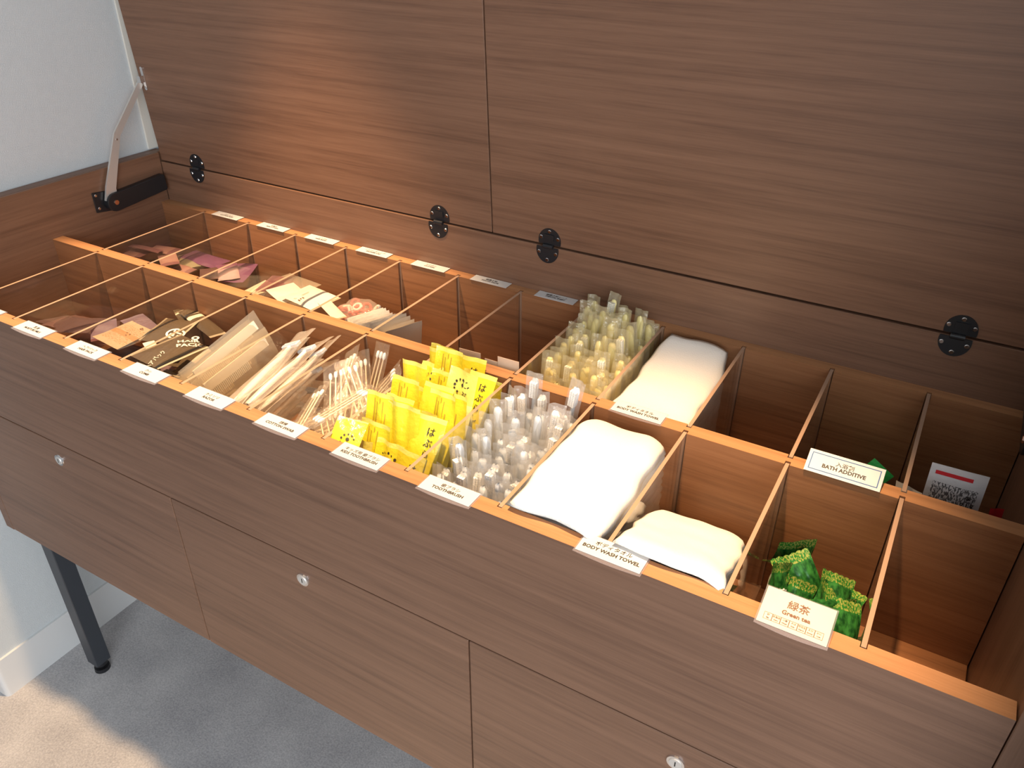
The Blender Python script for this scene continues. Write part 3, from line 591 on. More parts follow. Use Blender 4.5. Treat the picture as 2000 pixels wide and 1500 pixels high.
# razors in clear bags
def loft(rings, n=10):
    """rings: (centre, rx, ry) along local y; returns closed tube"""
    V, F = [], []
    for (cx, cy, cz, rx, rz) in rings:
        for k in range(n): a = 2 * math.pi * k / n; V.append(Vector((cx + rx * math.cos(a), cy, cz + rz * math.sin(a))))
    for j in range(len(rings) - 1):
        for k in range(n): F.append((j * n + k, j * n + (k + 1) % n, (j + 1) * n + (k + 1) % n, (j + 1) * n + k))
    F += [list(range(n)), list(range((len(rings) - 1) * n, len(rings) * n))[::-1]]
    return V, [q[::-1] for q in F]
rz_handle = loft([(0, -0.082, 0, 0.003, 0.002), (0, -0.079, 0, 0.0085, 0.0035), (0, -0.045, 0.001, 0.0095, 0.0045), (0, 0.0, 0.002, 0.008, 0.004), (0, 0.03, 0.001, 0.0058, 0.0035), (0, 0.05, 0.003, 0.0055, 0.003), (0, 0.058, 0.005, 0.0045, 0.002)])
rz_head = join(bevel_geo(boxv((-0.019, 0.054, 0.001), (0.019, 0.066, 0.007)), BF, 0.001), (boxv((-0.017, 0.056, 0.007), (0.017, 0.0585, 0.0078)), BF))
rzh = mesh_data('razor_handle', *rz_handle, plain('razor_white', (0.85, 0.80, 0.76), 0.35), True); rzb = mesh_data('razor_head', *rz_head, plain('razor_bluegrey', (0.52, 0.58, 0.66), 0.3))
film_w = clear('milky_film', (0.98, 0.96, 0.93), 1.5, 0.15, haze=0.20, hcol=(0.95, 0.88, 0.80), bump=0.6, bscale=90)
rbag = [pouch_mesh('razor_bag', 0.050, 0.200, 0.013, film_w, seal=0.10, seed=30 + s_, wr=0.07) for s_ in range(3)]
rnd = random.Random(4)
def razor(m, lab_):
    o = place('bagged_razor', rbag[rnd.randrange(3)], m, lab_, 'razor', 'bagged razors'); link('razor_handle', rzh, o); link('razor_head', rzb, o); return o
rl = 'white-handled razor in a clear bag among the razors'
for (x, y, z, tx, ry, rzv) in ((5.30, 0.88, -.30, .20, -.5, .10), (5.44, 0.86, -.20, .17, -.45, .02), (5.58, 0.90, -.16, .16, -.5, -.04), (5.70, 0.92, -.20, .20, -.6, -.08), (5.36, 0.95, -.55, .15, -.3, .08), (5.66, 0.85, -.52, .12, -.4, .0),
                             (5.5, 0.9, -.72, .05, -.1, .1), (5.35, 0.85, -.95, .05, .0, -.05), (5.65, 0.9, -1.0, .04, .05, .05), (5.45, 0.95, -1.25, .0, .0, .1), (5.6, .9, -1.48, 0, 0, 0)):
    razor(fit(5, 0, rbag[0], lambda t: Matrix.Translation(W(x + rnd.uniform(-.04, .04) * (t > 0), y, z + .008 * t)) @ Euler((tx, ry, rzv), 'XYZ').to_matrix().to_4x4()), rl)

# cotton swabs, two to a clear sachet
rg = [(0, -0.0425, 0, 0.0006, 0.0006), (0, -0.041, 0, 0.0022, 0.0022), (0, -0.037, 0, 0.0028, 0.0028), (0, -0.033, 0, 0.0024, 0.0024), (0, -0.031, 0, 0.0012, 0.0012)]
rg = rg + [(0, -y, 0, r, r) for _, y, _, r, _ in rg[::-1]]
sv, sf = loft(rg, 8); swab_mesh = mesh_data('swab', sv, sf, [plain('cotton', (0.86, 0.86, 0.88), 0.9), plain('swab_paper', (0.80, 0.66, 0.50), 0.6)], True, [1 if 4 <= k // 8 < 5 else 0 for k in range(len(sf))])
film_s = clear('thin_cellophane', (0.98, 0.965, 0.94), 1.55, 0.07, haze=0.06, hcol=(0.90, 0.80, 0.66), bump=1.0, bscale=110)
sbag = [pouch_mesh('swab_sachet', 0.040, 0.112, 0.008, film_s, seal=0.09, seed=50 + s_, wr=0.12) for s_ in range(4)]
def swabs(m, lab_='clear sachet of cotton swabs in the cotton swab compartment'):
    o = place('cotton_swab_sachet', sbag[rnd.randrange(4)], m, lab_, 'cotton swab', 'cotton swab sachets')
    for dx in (-0.009, 0.0, 0.009):
        link('swab', swab_mesh, o, (dx, 0, 0))
    return o
rnd = random.Random(9)
for k in range(30):
    q = k / 30; z = -1.5 + 1.22 * q
    swabs(fit(6, 0, sbag[k % 4], lambda t: Matrix.Translation(W(6.2 + rnd.uniform(0, 0.6), 0.45 + rnd.uniform(0, 1.0), z)) @ Euler((rnd.uniform(-.12, .25), rnd.uniform(-.2, .1), rnd.uniform(-0.9, 0.9)), 'XYZ').to_matrix().to_4x4()))
for (x, y, z, a, b, c) in ((6.28, 1.35, -.42, 0.8, -.5, .2), (6.2, 1.1, -.22, .45, -.7, .1), (6.45, 1.42, -.50, 1.05, -.2, -.3), (6.62, 1.3, -.45, .9, .1, -.9), (6.5, .8, -.22, .4, -.4, .5), (6.7, .6, -.25, .2, -.3, -.4), (6.35, .5, -.22, .25, -.6, .15), (6.75, .95, -.3, .5, -.1, .9)):
    swabs(fit(6, 0, sbag[0], lambda t: Matrix.Translation(W(x + rnd.uniform(-.04, .04) * (t > 0), y + rnd.uniform(-.04, .04) * (t > 0), z + .01 * t)) @ Euler((a, b, c), 'XYZ').to_matrix().to_4x4()))

# ------------------------------------------------------------------ yellow sachets of the kids' toothbrushes
yel_s = sachet_mat('yellow_sachet', (0.74, 0.64, 0.035), bands=((0, .035, (0.78, 0.70, 0.10)), (.965, 1, (0.80, 0.74, 0.16))), rough=0.22, noise=0.06, spec=0.6)
yel_p = sachet_mat('yellow_sachet_pale', (0.78, 0.70, 0.14), bands=((.3, .75, (0.82, 0.75, 0.28)),), rough=0.22, noise=0.06, spec=0.6)
YW, YH = 0.345 * S, 1.36 * S
def y_proto(mat, sd, prints):
    o = link('kids_toothbrush_sachet', pouch_mesh('kids_toothbrush_sachet', YW, YH, 0.0095, mat, seal=0.05, nx=12, ny=20, seed=sd, wr=0.20))
    if 'k' in prints: print_on(o, join(*[shift(text_geo(c, 0.012), 0, 0.046 - 0.015 * q) for q, c in enumerate('はぶらし')]), ink_m, 'printed_kana', at=(0.006, 0.026))
    if 'd' in prints: 
        r = random.Random(sd); dots = [blob(0.011 * math.cos(a) * (1 + .2 * r.random()), 0.010 * math.sin(a), r.uniform(0.0011, 0.0022), 7) for a in [0.4 + 0.55 * q for q in range(8)]] + [blob(0.002, 0.003, 0.0026)]
        print_on(o, join(*dots), ink_m, 'dot_emblem', at=(0, 0.068))
    if 't' in prints: print_on(o, join(*[rect(-0.013 + 0.0052 * q, 0.028, -0.0115 + 0.0052 * q, 0.028 + r_ * 0.001) for q, r_ in enumerate((48, 44, 50, 46, 30))]), plain('olive_print', (0.42, 0.30, 0.02), 0.6), 'small_print', at=(0.001, 0.006))
    return o
YP = [y_proto(yel_s, 1, 'k'), y_proto(yel_s, 2, 'd'), y_proto(yel_s, 3, 't'), y_proto(yel_p, 4, ''), y_proto(yel_s, 5, ''), y_proto(yel_p, 6, 'kd')]
usedp = set()
def use(protos, k, m, lab_, cat, grp):
    p = protos[k]
    if p.name in usedp: o = copy_tree(p)
    else: usedp.add(p.name); o = p
    o.matrix_basis = m; return tag(o, lab_, cat, grp)
rnd = random.Random(12); YL = ["yellow kids' toothbrush sachet in the pile " + t for t in ('printed with black kana', 'with a black dot emblem', 'with columns of small print', 'of paler yellow without print', 'without any print', 'of paler yellow with kana and dots')]
def leaning(x, y, ztop, h, lean, yaw, roll, face=1):
    """sachet of length h (pitches) whose upper end is at (x,y,ztop), lower end nearer the front"""
    R = Euler((math.pi / 2 - lean, roll, yaw), 'XYZ').to_matrix().to_4x4()
    up = R.to_3x3() @ Vector((0, 1, 0)); c = W(x, y, ztop) - up * (h * S / 2); R.translation = c; return R
rows = ((1.80, 0.20, 3, 0.12), (1.72, 0.28, 2, 0.30), (1.56, 0.34, 3, 0.36), (1.44, 0.18, 2, 0.36), (1.28, 0.31, 3, 0.38), (1.14, 0.16, 2, 0.38), (0.96, 0.26, 3, 0.38), (0.80, 0.10, 2, 0.38), (0.60, 0.16, 3, 0.36), (0.44, -0.02, 2, 0.30), (0.28, -0.10, 3, 0.14))
def y_put(k, x, y, zt, ln, yaw, roll, lab_):
    def gen(t):
        j = 0.0 if t == 0 else 0.4 + t * 0.08
        return leaning(x + rnd.uniform(-.05, .05) * j, y + rnd.uniform(-.05, .05) * j, zt + rnd.uniform(-.04, .02) * j, 1.36, ln + (0.34 - ln) * (0 if t < 16 else .6) + rnd.uniform(-.05, .05) * min(j, 1.5), yaw * (1 if t < 10 else .2), roll * (1 if t < 10 else .2))
    use(YP, k, fit(7, 0, YP[k].data, gen, tries=44), lab_ or YL[k], 'toothbrush', "yellow kids' toothbrush sachets")
for q, (yy, zt, n, ln) in list(enumerate(rows))[::-1]:
    for k in range(n):
        x = 7.03 + 0.94 * (k + 0.5) / n + rnd.uniform(-.03, .03)
        zz = zt + rnd.uniform(-.09, .05) - (0.12 if (q < 4 and k == n - 1) else 0)
        y_put(rnd.choice([0, 0, 1, 2, 2, 3, 4, 4, 5]), x, yy + rnd.uniform(-.02, .02), zz, ln, rnd.uniform(-.14, .14), rnd.uniform(-.10, .10), None)
y_put(2, 7.26, 0.56, 0.20, 0.24, 0.05, -0.20, "tall yellow sachet with small print standing clear of the yellow pile")
o = link('kids_toothbrush_sachet', pouch_mesh('kids_toothbrush_sachet', 0.32 * S, 0.42 * S, 0.006, yel_s, seal=0.08, seed=77, wr=0.12)); o.matrix_basis = basis(W(7.16, 0.13, -0.03), Vector((1, 0.25, -0.10)), Vector((-0.3, 0.8, 0.62)))
tag(o, 'folded yellow sachet corner with a black dot emblem behind its name card', 'toothbrush', "yellow kids' toothbrush sachets")
r_ = random.Random(3); print_on(o, join(*[blob(0.009 * math.cos(a), 0.009 * math.sin(a), r_.uniform(0.001, 0.002), 7) for a in [0.5 + 0.6 * q for q in range(8)]], blob(0, 0.002, 0.0025)), ink_m, 'dot_emblem', at=(0.004, -0.004))

# ------------------------------------------------------------------ wrapped toothbrushes
def brush_protos(tag_, handle, bristle, film, L=0.172, w=0.025, hh=0.194):
    hd = loft([(0, -L / 2, 0, 0.0012, 0.001), (0, -L / 2 + 0.0025, 0, 0.0048, 0.0036), (0, -L / 2 + 0.009, 0, 0.0066, 0.0048), (0, -0.03, 0, 0.0064, 0.0046), (0, 0.01, 0, 0.0048, 0.0038), (0, 0.04, 0, 0.0034, 0.0030), (0, L / 2 - 0.034, 0, 0.0034, 0.0026), (0, L / 2 - 0.027, 0, 0.0056, 0.0026), (0, L / 2 - 0.006, 0, 0.0060, 0.0026), (0, L / 2 - 0.001, 0, 0.0042, 0.002), (0, L / 2, 0, 0.001, 0.001)], 10)
    hm = mesh_data('handle', *hd, handle, True)
    g = []
    for r in range(9):
        for c in range(3):
            y = L / 2 - 0.029 + r * 0.0029; x = -0.0036 + c * 0.0036; g.append((boxv((x - 0.0015, y - 0.0012, 0.002), (x + 0.0015, y + 0.0012, 0.0088)), BF))
    bm_ = mesh_data('bristles', *join(*g), bristle)
    out = []
    for s_ in range(4):
        o = link('wrapped_toothbrush', pouch_mesh('wrapped_toothbrush', w, hh, 0.0145, film, seal=0.06, nx=8, ny=16, seed=100 + s_, wr=0.14)); link('handle', hm, o, (0, 0, -0.004)); link('bristles', bm_, o, (0, 0, -0.004)); out.append(o)
    return out
TB = brush_protos('white', plain('brush_white_blue', (0.70, 0.77, 0.86), 0.3, coat=0.3), plain('bristle_white', (0.90, 0.88, 0.85), 0.7), film_m)
YB = brush_protos('cream', plain('brush_yellow', (0.86, 0.74, 0.34), 0.3, coat=0.3), plain('bristle_cream', (0.90, 0.86, 0.72), 0.7), film_yel)
rnd = random.Random(31)
def stand(protos, x, y, ztop, lean, yaw, roll, flip, lab_, grp):
    k = rnd.randrange(4)
    def gen(t):
        j = 0.0 if t == 0 else 0.5 + t * 0.08
        q = 1 if t < 20 else .6 if t < 36 else 0; j = min(j, 1.6)
        m = leaning(x + rnd.uniform(-.05, .05) * j, y + rnd.uniform(-.06, .06) * j, max(ztop, -0.14), 1.44, 0.06 + (lean - 0.06 + rnd.uniform(-.06, .06) * j) * q, (yaw + rnd.uniform(-.2, .2) * j) * q, (roll + rnd.uniform(-.05, .05) * j) * q)
        return m @ Matrix.Rotation(math.pi, 4, 'Z') if flip else m
    use(protos, k, fit(8, grp.startswith('yellow') and 1 or 0, protos[k].data, gen, tries=48), lab_ + (', handle end up' if flip else ', bristles up') if 'alone' not in lab_ else lab_, 'toothbrush', grp)
wl = 'white toothbrush in a clear wrapper standing in the toothbrush compartment'
for q in range(11):
    yy = 0.14 + 0.150 * q
    for k in range(5):
        x = 8.04 + 0.92 * (k + 0.5) / 5 + rnd.uniform(-.03, .03) + (.03 if q % 2 else -.03)
        zt = -0.06 + rnd.uniform(-.16, .10) + (0.10 if q > 7 and k > 1 else 0) - (0.12 if q == 0 else 0)
        stand(TB, x, yy + rnd.uniform(-.06, .06), zt, 0.06 + rnd.uniform(-.12, .22), rnd.uniform(-.45, .45), rnd.uniform(-.10, .10), rnd.random() < 0.62, wl, 'white toothbrushes in clear wrappers')
stand(TB, 8.40, 1.70, 0.24, 0.05, 0.15, 0.02, False, wl, 'white toothbrushes in clear wrappers'); stand(TB, 8.86, 1.68, 0.30, 0.08, -0.1, 0.22, False, wl, 'white toothbrushes in clear wrappers')
stand(TB, 8.22, 1.60, 0.10, 0.06, -0.5, -0.05, False, wl, 'white toothbrushes in clear wrappers'); stand(TB, 8.80, 1.50, 0.16, 0.10, 0.5, 0.14, False, wl, 'white toothbrushes in clear wrappers')
bl = 'yellow-handled toothbrush in a clear wrapper standing in the rear row'
for q in range(12):
    yy = 2.13 + 0.142 * q
    for k in range(5):
        x = 8.04 + 0.92 * (k + 0.5) / 5 + rnd.uniform(-.03, .03) + (.03 if q % 2 else -.03)
        zt = -0.04 + 0.022 * q + rnd.uniform(-.10, .09) + (0.10 if q > 7 and k < 4 else 0) - (0.22 if (q > 5 and k == 4) else 0)
        stand(YB, x, yy + rnd.uniform(-.05, .05), zt, 0.05 + rnd.uniform(-.10, .16), rnd.uniform(-.4, .4), rnd.uniform(-.08, .08), rnd.random() < 0.75, bl, 'yellow-handled toothbrushes in clear wrappers')
stand(YB, 8.88, 3.72, 0.14, 0.03, -0.2, 0.03, True, 'yellow-handled toothbrush standing alone against the divider by the rear towels', 'yellow-handled toothbrushes in clear wrappers')

# ------------------------------------------------------------------ towels
def towel_mesh(name, w, d, t, seed, droop_r=0.0, droop_b=0.0, wave=0.02, lift_b=0.0, droop_f=0.0):
    """a folded cloth: flat rounded slab with a soft fold, wavy edges and drooping rims (metres, origin at its centre)"""
    r = random.Random(seed); nx, ny = 22, 26; ph = [r.uniform(0, 6.28) for _ in range(8)]
    V, F = [], []; idx = {}
    def pos(u, v, s):
        x = (u - 0.5) * w; y = (v - 0.5) * d
        ex = 1 - abs(2 * u - 1) ** 16; ey = 1 - abs(2 * v - 1) ** 16; th = t / 2 * (max(0, ex) ** 0.4) * (max(0, ey) ** 0.4)
        z = wave * w * (0.5 * math.sin(3.1 * u + 2.2 * v + ph[0]) + 0.35 * math.sin(6.5 * u - 3 * v + ph[1]) + 0.3 * math.sin(8 * v + ph[2]) + 0.16 * math.sin(17 * u + 5 * v + ph[6]) + 0.14 * math.sin(4 * u - 21 * v + ph[7]) + 0.10 * math.sin(29 * v + 9 * u + ph[3])) * 0.5
        z -= droop_r * max(0, u - 0.72) ** 2 * 9 + droop_b * max(0, v - 0.68) ** 2 * 9
        z += lift_b * max(0, v - 0.45) ** 2 - droop_f * max(0, 0.14 - v) ** 2 * 51
        rim = 1 if u > 0.97 else 0
        x += 0.014 * w * math.sin(11 * v + ph[3]) * (2 * u - 1) + 0.01 * w * math.sin(23 * v + ph[4]) * (1 if u < 0.1 or u > .9 else 0)
        y += 0.016 * w * math.sin(9 * u + ph[5]) * (2 * v - 1)
        c = 0.12 * w                                   # rounded corners at the back
        if v > 0.75:
            k = ((v - 0.75) / 0.25) ** 2.2; x *= 1 - 0.16 * k
        return Vector((x, y, z + s * th))
    for s in (1, -1):
        for j in range(ny + 1):
            for i in range(nx + 1):
                if s == -1 and (i in (0, nx) or j in (0, ny)): idx[s, i, j] = idx[1, i, j]; continue
                idx[s, i, j] = len(V); V.append(pos(i / nx, j / ny, s))
    for j in range(ny):
        for i in range(nx):
            F.append([idx[1, a, b] for a, b in ((i, j), (i + 1, j), (i + 1, j + 1), (i, j + 1))]); F.append([idx[-1, a, b] for a, b in ((i, j + 1), (i + 1, j + 1), (i + 1, j), (i, j))])
    return mesh_data(name, V, F, towel_m, True)
towel_m = plain('white_towel', (0.84, 0.80, 0.74), 0.95, spec=0.2, bump=0.25, bscale=500)
def towel_stack(i, yc, d, n, z0, z1, lab_, grp, seed, w=0.90, tilt=0.0, xo=0.5, over=0.0, **k):
    r = random.Random(seed); sp = (z1 - z0 - 0.13) / n; t = sp * S * 0.80; me = towel_mesh('folded_towel', w * S, d * S, t, seed, **k)
    for q in range(n):
        z = z0 + 0.13 + sp * (q + 0.5)
        top = q == n - 1
        m = Matrix.Translation(W(i + xo + r.uniform(-.02, .02), yc + r.uniform(-.01, .01), z)) @ Euler((0, 0, r.uniform(-.012, .012))).to_matrix().to_4x4() @ Matrix.Diagonal((r.uniform(.965, 1.0), 1, 1, 1))
        m = m @ Matrix.Diagonal((1, 1, 0.25 + 0.75 * q / (n - 1), 1))
        place('folded_towel', me if not (top and over) else towel_mesh('folded_towel', w * S, d * S + over * S, t, seed, droop_f=0.0015, **k), m if not over or not top else Matrix.Translation((0, -over * S / 2, 0)) @ m, lab_ if not top else lab_.replace('in the', 'topmost of the'), 'towel', grp)
towel_stack(9, 0.89, 1.64, 16, CF_, 0.12, 'folded white body wash towel in the tall front stack', 'tall stack of body wash towels', 3, w=0.885, over=0.075, droop_r=0.022, droop_b=0.020, wave=0.014)
towel_stack(10, 0.90, 1.50, 6, CF_, -1.02, 'folded white body wash towel in the lower part of the slumped stack', 'slumped stack of body wash towels', 5, w=0.87, wave=0.012)
for q in range(5):
    ov = 0.14 if q == 4 else 0; me = towel_mesh('folded_towel', 0.915 * S, (1.10 + ov) * S, 0.072 * S, 40, droop_r=0.010, droop_b=0.006, wave=0.035, droop_f=0.005 if q == 4 else 0)
    m = Matrix.Translation(W(10.5, 0.578 + 0.02 * q - ov / 2, -0.575 + 0.098 * q + ov * 0.2)) @ Euler((-0.40, 0.02, 0.01 * (q - 2))).to_matrix().to_4x4()
    place('folded_towel', me, m, 'folded white body wash towel slumped against the front rail', 'towel', 'slumped stack of body wash towels')
towel_stack(9, 2.94, 1.62, 14, CF_, -0.14, 'folded white body wash towel in the rear stack', 'rear stack of body wash towels', 7, w=0.88, wave=0.018, lift_b=0.09, droop_r=0.010)

# ------------------------------------------------------------------ green tea
def tea_mat():
    m, t, N, L, p = nt('green_tea_foil'); tc = N.new('ShaderNodeTexCoord'); sep = N.new('ShaderNodeSeparateXYZ'); L.new(tc.outputs['UV'], sep.inputs[0])
    n = N.new('ShaderNodeTexNoise'); n.inputs['Scale'].default_value = 9; n.inputs['Detail'].default_value = 5; L.new(tc.outputs['UV'], n.inputs['Vector'])
    r = N.new('ShaderNodeValToRGB'); e = r.color_ramp.elements; e[0].position = 0.38; e[0].color = (0.012, 0.075, 0.016, 1); e[1].position = 0.62; e[1].color = (0.045, 0.24, 0.045, 1); L.new(n.outputs['Fac'], r.inputs[0])
    c1 = N.new('ShaderNodeMath'); c1.operation = 'COMPARE'; c1.inputs[1].default_value = 0.5; c1.inputs[2].default_value = 0.36; L.new(sep.outputs['Y'], c1.inputs[0])
    n2 = N.new('ShaderNodeTexNoise'); n2.inputs['Scale'].default_value = 26; n2.inputs['Detail'].default_value = 2; L.new(tc.outputs['UV'], n2.inputs['Vector'])
    r2 = N.new('ShaderNodeValToRGB'); e = r2.color_ramp.elements; e[0].position = 0.45; e[0].color = (0.03, 0.22, 0.03, 1); e[1].position = 0.6; e[1].color = (0.42, 0.46, 0.10, 1); L.new(n2.outputs['Fac'], r2.inputs[0])
    mx = N.new('ShaderNodeMixRGB'); L.new(c1.outputs[0], mx.inputs[0]); L.new(r2.outputs[0], mx.inputs[1]); L.new(r.outputs[0], mx.inputs[2])
    L.new(mx.outputs[0], p.inputs['Base Color']); p.inputs['Roughness'].default_value = 0.22; p.inputs['Metallic'].default_value = 0.25
    return m
tea_m = tea_mat()
def tea_proto(sd, pr):
    o = link('green_tea_sachet', pouch_mesh('green_tea_sachet', 0.34 * S, 0.58 * S, 0.012, tea_m, seal=0.13, nx=12, ny=14, seed=sd, wr=0.32, zig=0.0008))
    if pr: print_on(o, join(text_geo('茶', 0.014), shift(text_geo('緑茶', 0.007), 0, -0.013)), white_ink, 'printed_kanji', at=(0, 0.004)); 
    return o
TP = [tea_proto(1, 1), tea_proto(2, 0), tea_proto(3, 1)]
rnd = random.Random(6); tg = 'green tea sachets'; tl = 'green foil tea sachet behind the Green tea card'
for k in range(5):
    gen = lambda t: Matrix.Translation(W(11.28 + rnd.uniform(0, .48), 0.55 + rnd.uniform(0, .8), -1.48 + 0.09 * k)) @ Euler((rnd.uniform(-.05, .05), rnd.uniform(-.05, .05), rnd.uniform(0, 6.28))).to_matrix().to_4x4()
    use(TP, k % 3, fit(11, 0, TP[k % 3].data, gen), 'green foil tea sachet at the bottom of the tea pile', 'tea bag', tg)
for (px, py, y, ex, ey) in ((1514, 1142, .62, (0.75, .3, -.5), (-.50, .6, .65)), (1566, 1122, 1.0, (0.9, 0.2, .1), (.35, .5, .9)), (1585, 1112, 1.06, (0.6, 0.75, .2), (.40, .2, .9)), (1640, 1172, 1.15, (1, .1, -.15), (0, .5, .7)), (1605, 1178, .75, (.8, .5, -.4), (-.3, .5, .7)), (1652, 1200, .62, (.75, -.2, -.55), (-.5, .5, .6)),
                            (1622, 1165, .95, (.7, .4, -.6), (-.6, .5, .5)), (1660, 1225, .55, (1, .2, 0), (.2, .7, .7)), (1540, 1165, .75, (.8, -.3, -.4), (.2, .8, .5)), (1590, 1200, .62, (.9, .1, .1), (-.1, .8, .5))):
    p = ony(px, py + 24, y); k = rnd.randrange(3)
    def gen(t):
        j = Vector((rnd.uniform(-1, 1), rnd.uniform(-1, 1), rnd.uniform(-1, .2))) * (0.004 * t); return basis(W(*p) + j * 0.35, Vector(ex), Vector(ey)) @ Euler((rnd.uniform(-.5, .5), rnd.uniform(-.6, .6), rnd.uniform(-.7, .7))).to_matrix().to_4x4()
    use(TP, k, fit(11, 0, TP[k].data, gen), tl + (', printed with a white kanji' if k != 1 else ', without print'), 'tea bag', tg)

# ------------------------------------------------------------------ rear row
pink_s = sachet_mat('pink_sachet', (0.34, 0.18, 0.15), bands=((0, .2, (0.22, 0.10, 0.10)),), rough=0.35, noise=0.2)
dusk_s = sachet_mat('dusky_sachet', (0.20, 0.09, 0.09), rough=0.35, noise=0.2); grey_s = sachet_mat('olive_grey_sachet', (0.34, 0.29, 0.19), rough=0.35, noise=0.2)
lab, g_ = 'pink paper sachet in the rear compartment by the lid stay', 'pink sachets'
flat_pile('pink_sachet', 0, 1, 5, -0.80, 0.5, 0.45, 0.06, [pink_s, dusk_s], lab, 'sachet', g_, 61)
for k, (px, mt) in enumerate((([(232, 492), (262, 474), (292, 496), (262, 506)], pink_s), ([(300, 486), (318, 472), (344, 492), (318, 502)], pink_s), ([(262, 474), (272, 470), (302, 494), (290, 500)], dusk_s), ([(305, 500), (345, 495), (350, 515), (318, 522)], pink_s))):
    hero('pink_sachet', px, ('z', -.62 + .05 * k), 0.006, mt, lab, 'sachet', g_, 70 + k)
pur_s = sachet_mat('purple_sachet', (0.20, 0.085, 0.165), rough=0.25, noise=0.2); pw_s = sachet_mat('pink_white_sachet', (0.50, 0.33, 0.33), bands=((.62, 1, (0.24, 0.10, 0.18)),), rough=0.25, noise=0.12)
lab, g_ = 'glossy purple foil pack in the rear row', 'purple packs'
flat_pile('purple_pack', 1, 1, 6, -0.86, 0.55, 0.5, 0.07, [pur_s, grey_s], lab, 'sachet', g_, 81)
for k, (px, mt, z) in enumerate((([(372, 500), (403, 480), (432, 520), (392, 528)], pur_s, -.72), ([(352, 500), (392, 492), (388, 522), (345, 525)], grey_s, -.74), ([(422, 520), (462, 512), (470, 545), (424, 548)], pw_s, -.66), ([(446, 514), (490, 520), (490, 550), (452, 554)], pur_s, -.70), ([(344, 522), (362, 512), (376, 530), (356, 536)], pink_s, -.60), ([(385, 528), (420, 520), (430, 545), (395, 545)], mauve_s, -.62))):
    hero('purple_pack', px, ('z', z), 0.008, mt, lab if mt is pur_s else 'faded pack lying among the purple packs in the rear row', 'sachet', g_, 90 + k)
cream_s = sachet_mat('cream_pack', (0.72, 0.62, 0.46), bands=((.3, .36, (0.5, 0.4, 0.28)), (.6, .64, (0.45, 0.36, 0.25))), rough=0.3, noise=0.08)
lab, g_ = 'cream striped pack in the rear row beside the purple packs', 'cream packs'
flat_pile('cream_pack', 2, 1, 6, -0.80, 0.6, 0.5, 0.06, [cream_s], lab, 'sachet', g_, 101)
hero('cream_pack', [(478, 566), (518, 548), (540, 552), (500, 575)], ('z', -.70), 0.006, cream_s, lab, 'sachet', g_, 102)
hero('cream_pack', [(510, 560), (546, 532), (562, 548), (530, 578)], ('z', -.66), 0.006, clear('rose_film', (0.8, 0.6, 0.62), 1.45, .15, haze=.35, hcol=(.5, .3, .33), bump=.5), 'rose film pack lying on the cream striped packs', 'sachet', g_, 103)
white_s = sachet_mat('white_pouch', (0.84, 0.78, 0.68), rough=0.35, noise=0.05, bands=((.0, .06, (0.6, 0.45, 0.3)),)); 
lab, g_ = 'white paper pouch in the rear row', 'white pouches'
flat_pile('white_pouch', 3, 1, 7, -0.72, 0.62, 0.6, 0.07, [white_s], lab + ', under the printed pouch', 'sachet', g_, 111)
hero('white_pouch', [(556, 540), (590, 528), (604, 562), (572, 578)], ('z', -.66), 0.008, frost_m, 'frosted pouch leaning at the rear of the white pouches', 'sachet', g_, 112)
hero('white_pouch', [(520, 566), (578, 552), (602, 580), (550, 596)], ('z', -.60), 0.009, white_s, 'white pouch lying beside the brown-printed one', 'sachet', g_, 113)
o = hero('white_pouch', [(556, 574), (620, 554), (650, 584), (602, 612)], ('z', -.52), 0.010, white_s, 'white pouch with a small brown print on top of its pile', 'sachet', g_, 114)
print_on(o, join(*[rect(-0.030 + .005 * k, -0.004 + .002 * (k % 2), -0.0275 + .005 * k, 0.002) for k in range(3)], rect(-0.03, 0.010, 0.005, 0.0107), rect(-0.03, 0.0135, 0.008, 0.0142)), brown_ink, 'brown_print')
hero('white_pouch', [(628, 590), (650, 584), (672, 622), (645, 628)], ('z', -.50), 0.006, white_s, 'white pouch standing by the bag of red hair ties', 'sachet', g_, 115)
# clear bag with red and white hair ties
lab = 'clear crinkled bag of red and white hair ties in the rear row'
m, w, h = quad([(640, 594), (700, 584), (768, 612), (706, 650)], ('z', -.58))
bag = place('hair_tie_bag', pouch_mesh('hair_tie_bag', w, h, 0.034, clear('crinkled_film', (0.98, 0.96, 0.94), 1.5, 0.1, haze=0.22, hcol=(0.95, 0.86, 0.78), bump=1.0, bscale=120), seal=0.08, seed=120, wr=0.3, nx=14, ny=14), m, lab, 'bag', None)
def torus(R, r, n=16, k=8):
    V = [Vector(((R + r * math.cos(2 * math.pi * j / k)) * math.cos(2 * math.pi * i / n), (R + r * math.cos(2 * math.pi * j / k)) * math.sin(2 * math.pi * i / n), r * math.sin(2 * math.pi * j / k))) for i in range(n) for j in range(k)]
    return V, [(i * k + j, ((i + 1) % n) * k + j, ((i + 1) % n) * k + (j + 1) % k, i * k + (j + 1) % k) for i in range(n) for j in range(k)]
tm_r = mesh_data('hair_tie', *torus(0.0075, 0.0030), plain('red_elastic', (0.72, 0.13, 0.09), 0.7), True); tm_w = mesh_data('hair_tie', *torus(0.0075, 0.0030), plain('white_elastic', (0.86, 0.82, 0.76), 0.7), True)
rnd = random.Random(8)
for k in range(22):
    link('hair_tie', tm_r if k % 3 else tm_w, bag, None, Matrix.Translation((rnd.uniform(-.30, .34) * w, rnd.uniform(-.30, .28) * h, rnd.uniform(-.004, .008))) @ Euler((rnd.uniform(-.7, .7), rnd.uniform(-.7, .7), 0)).to_matrix().to_4x4())
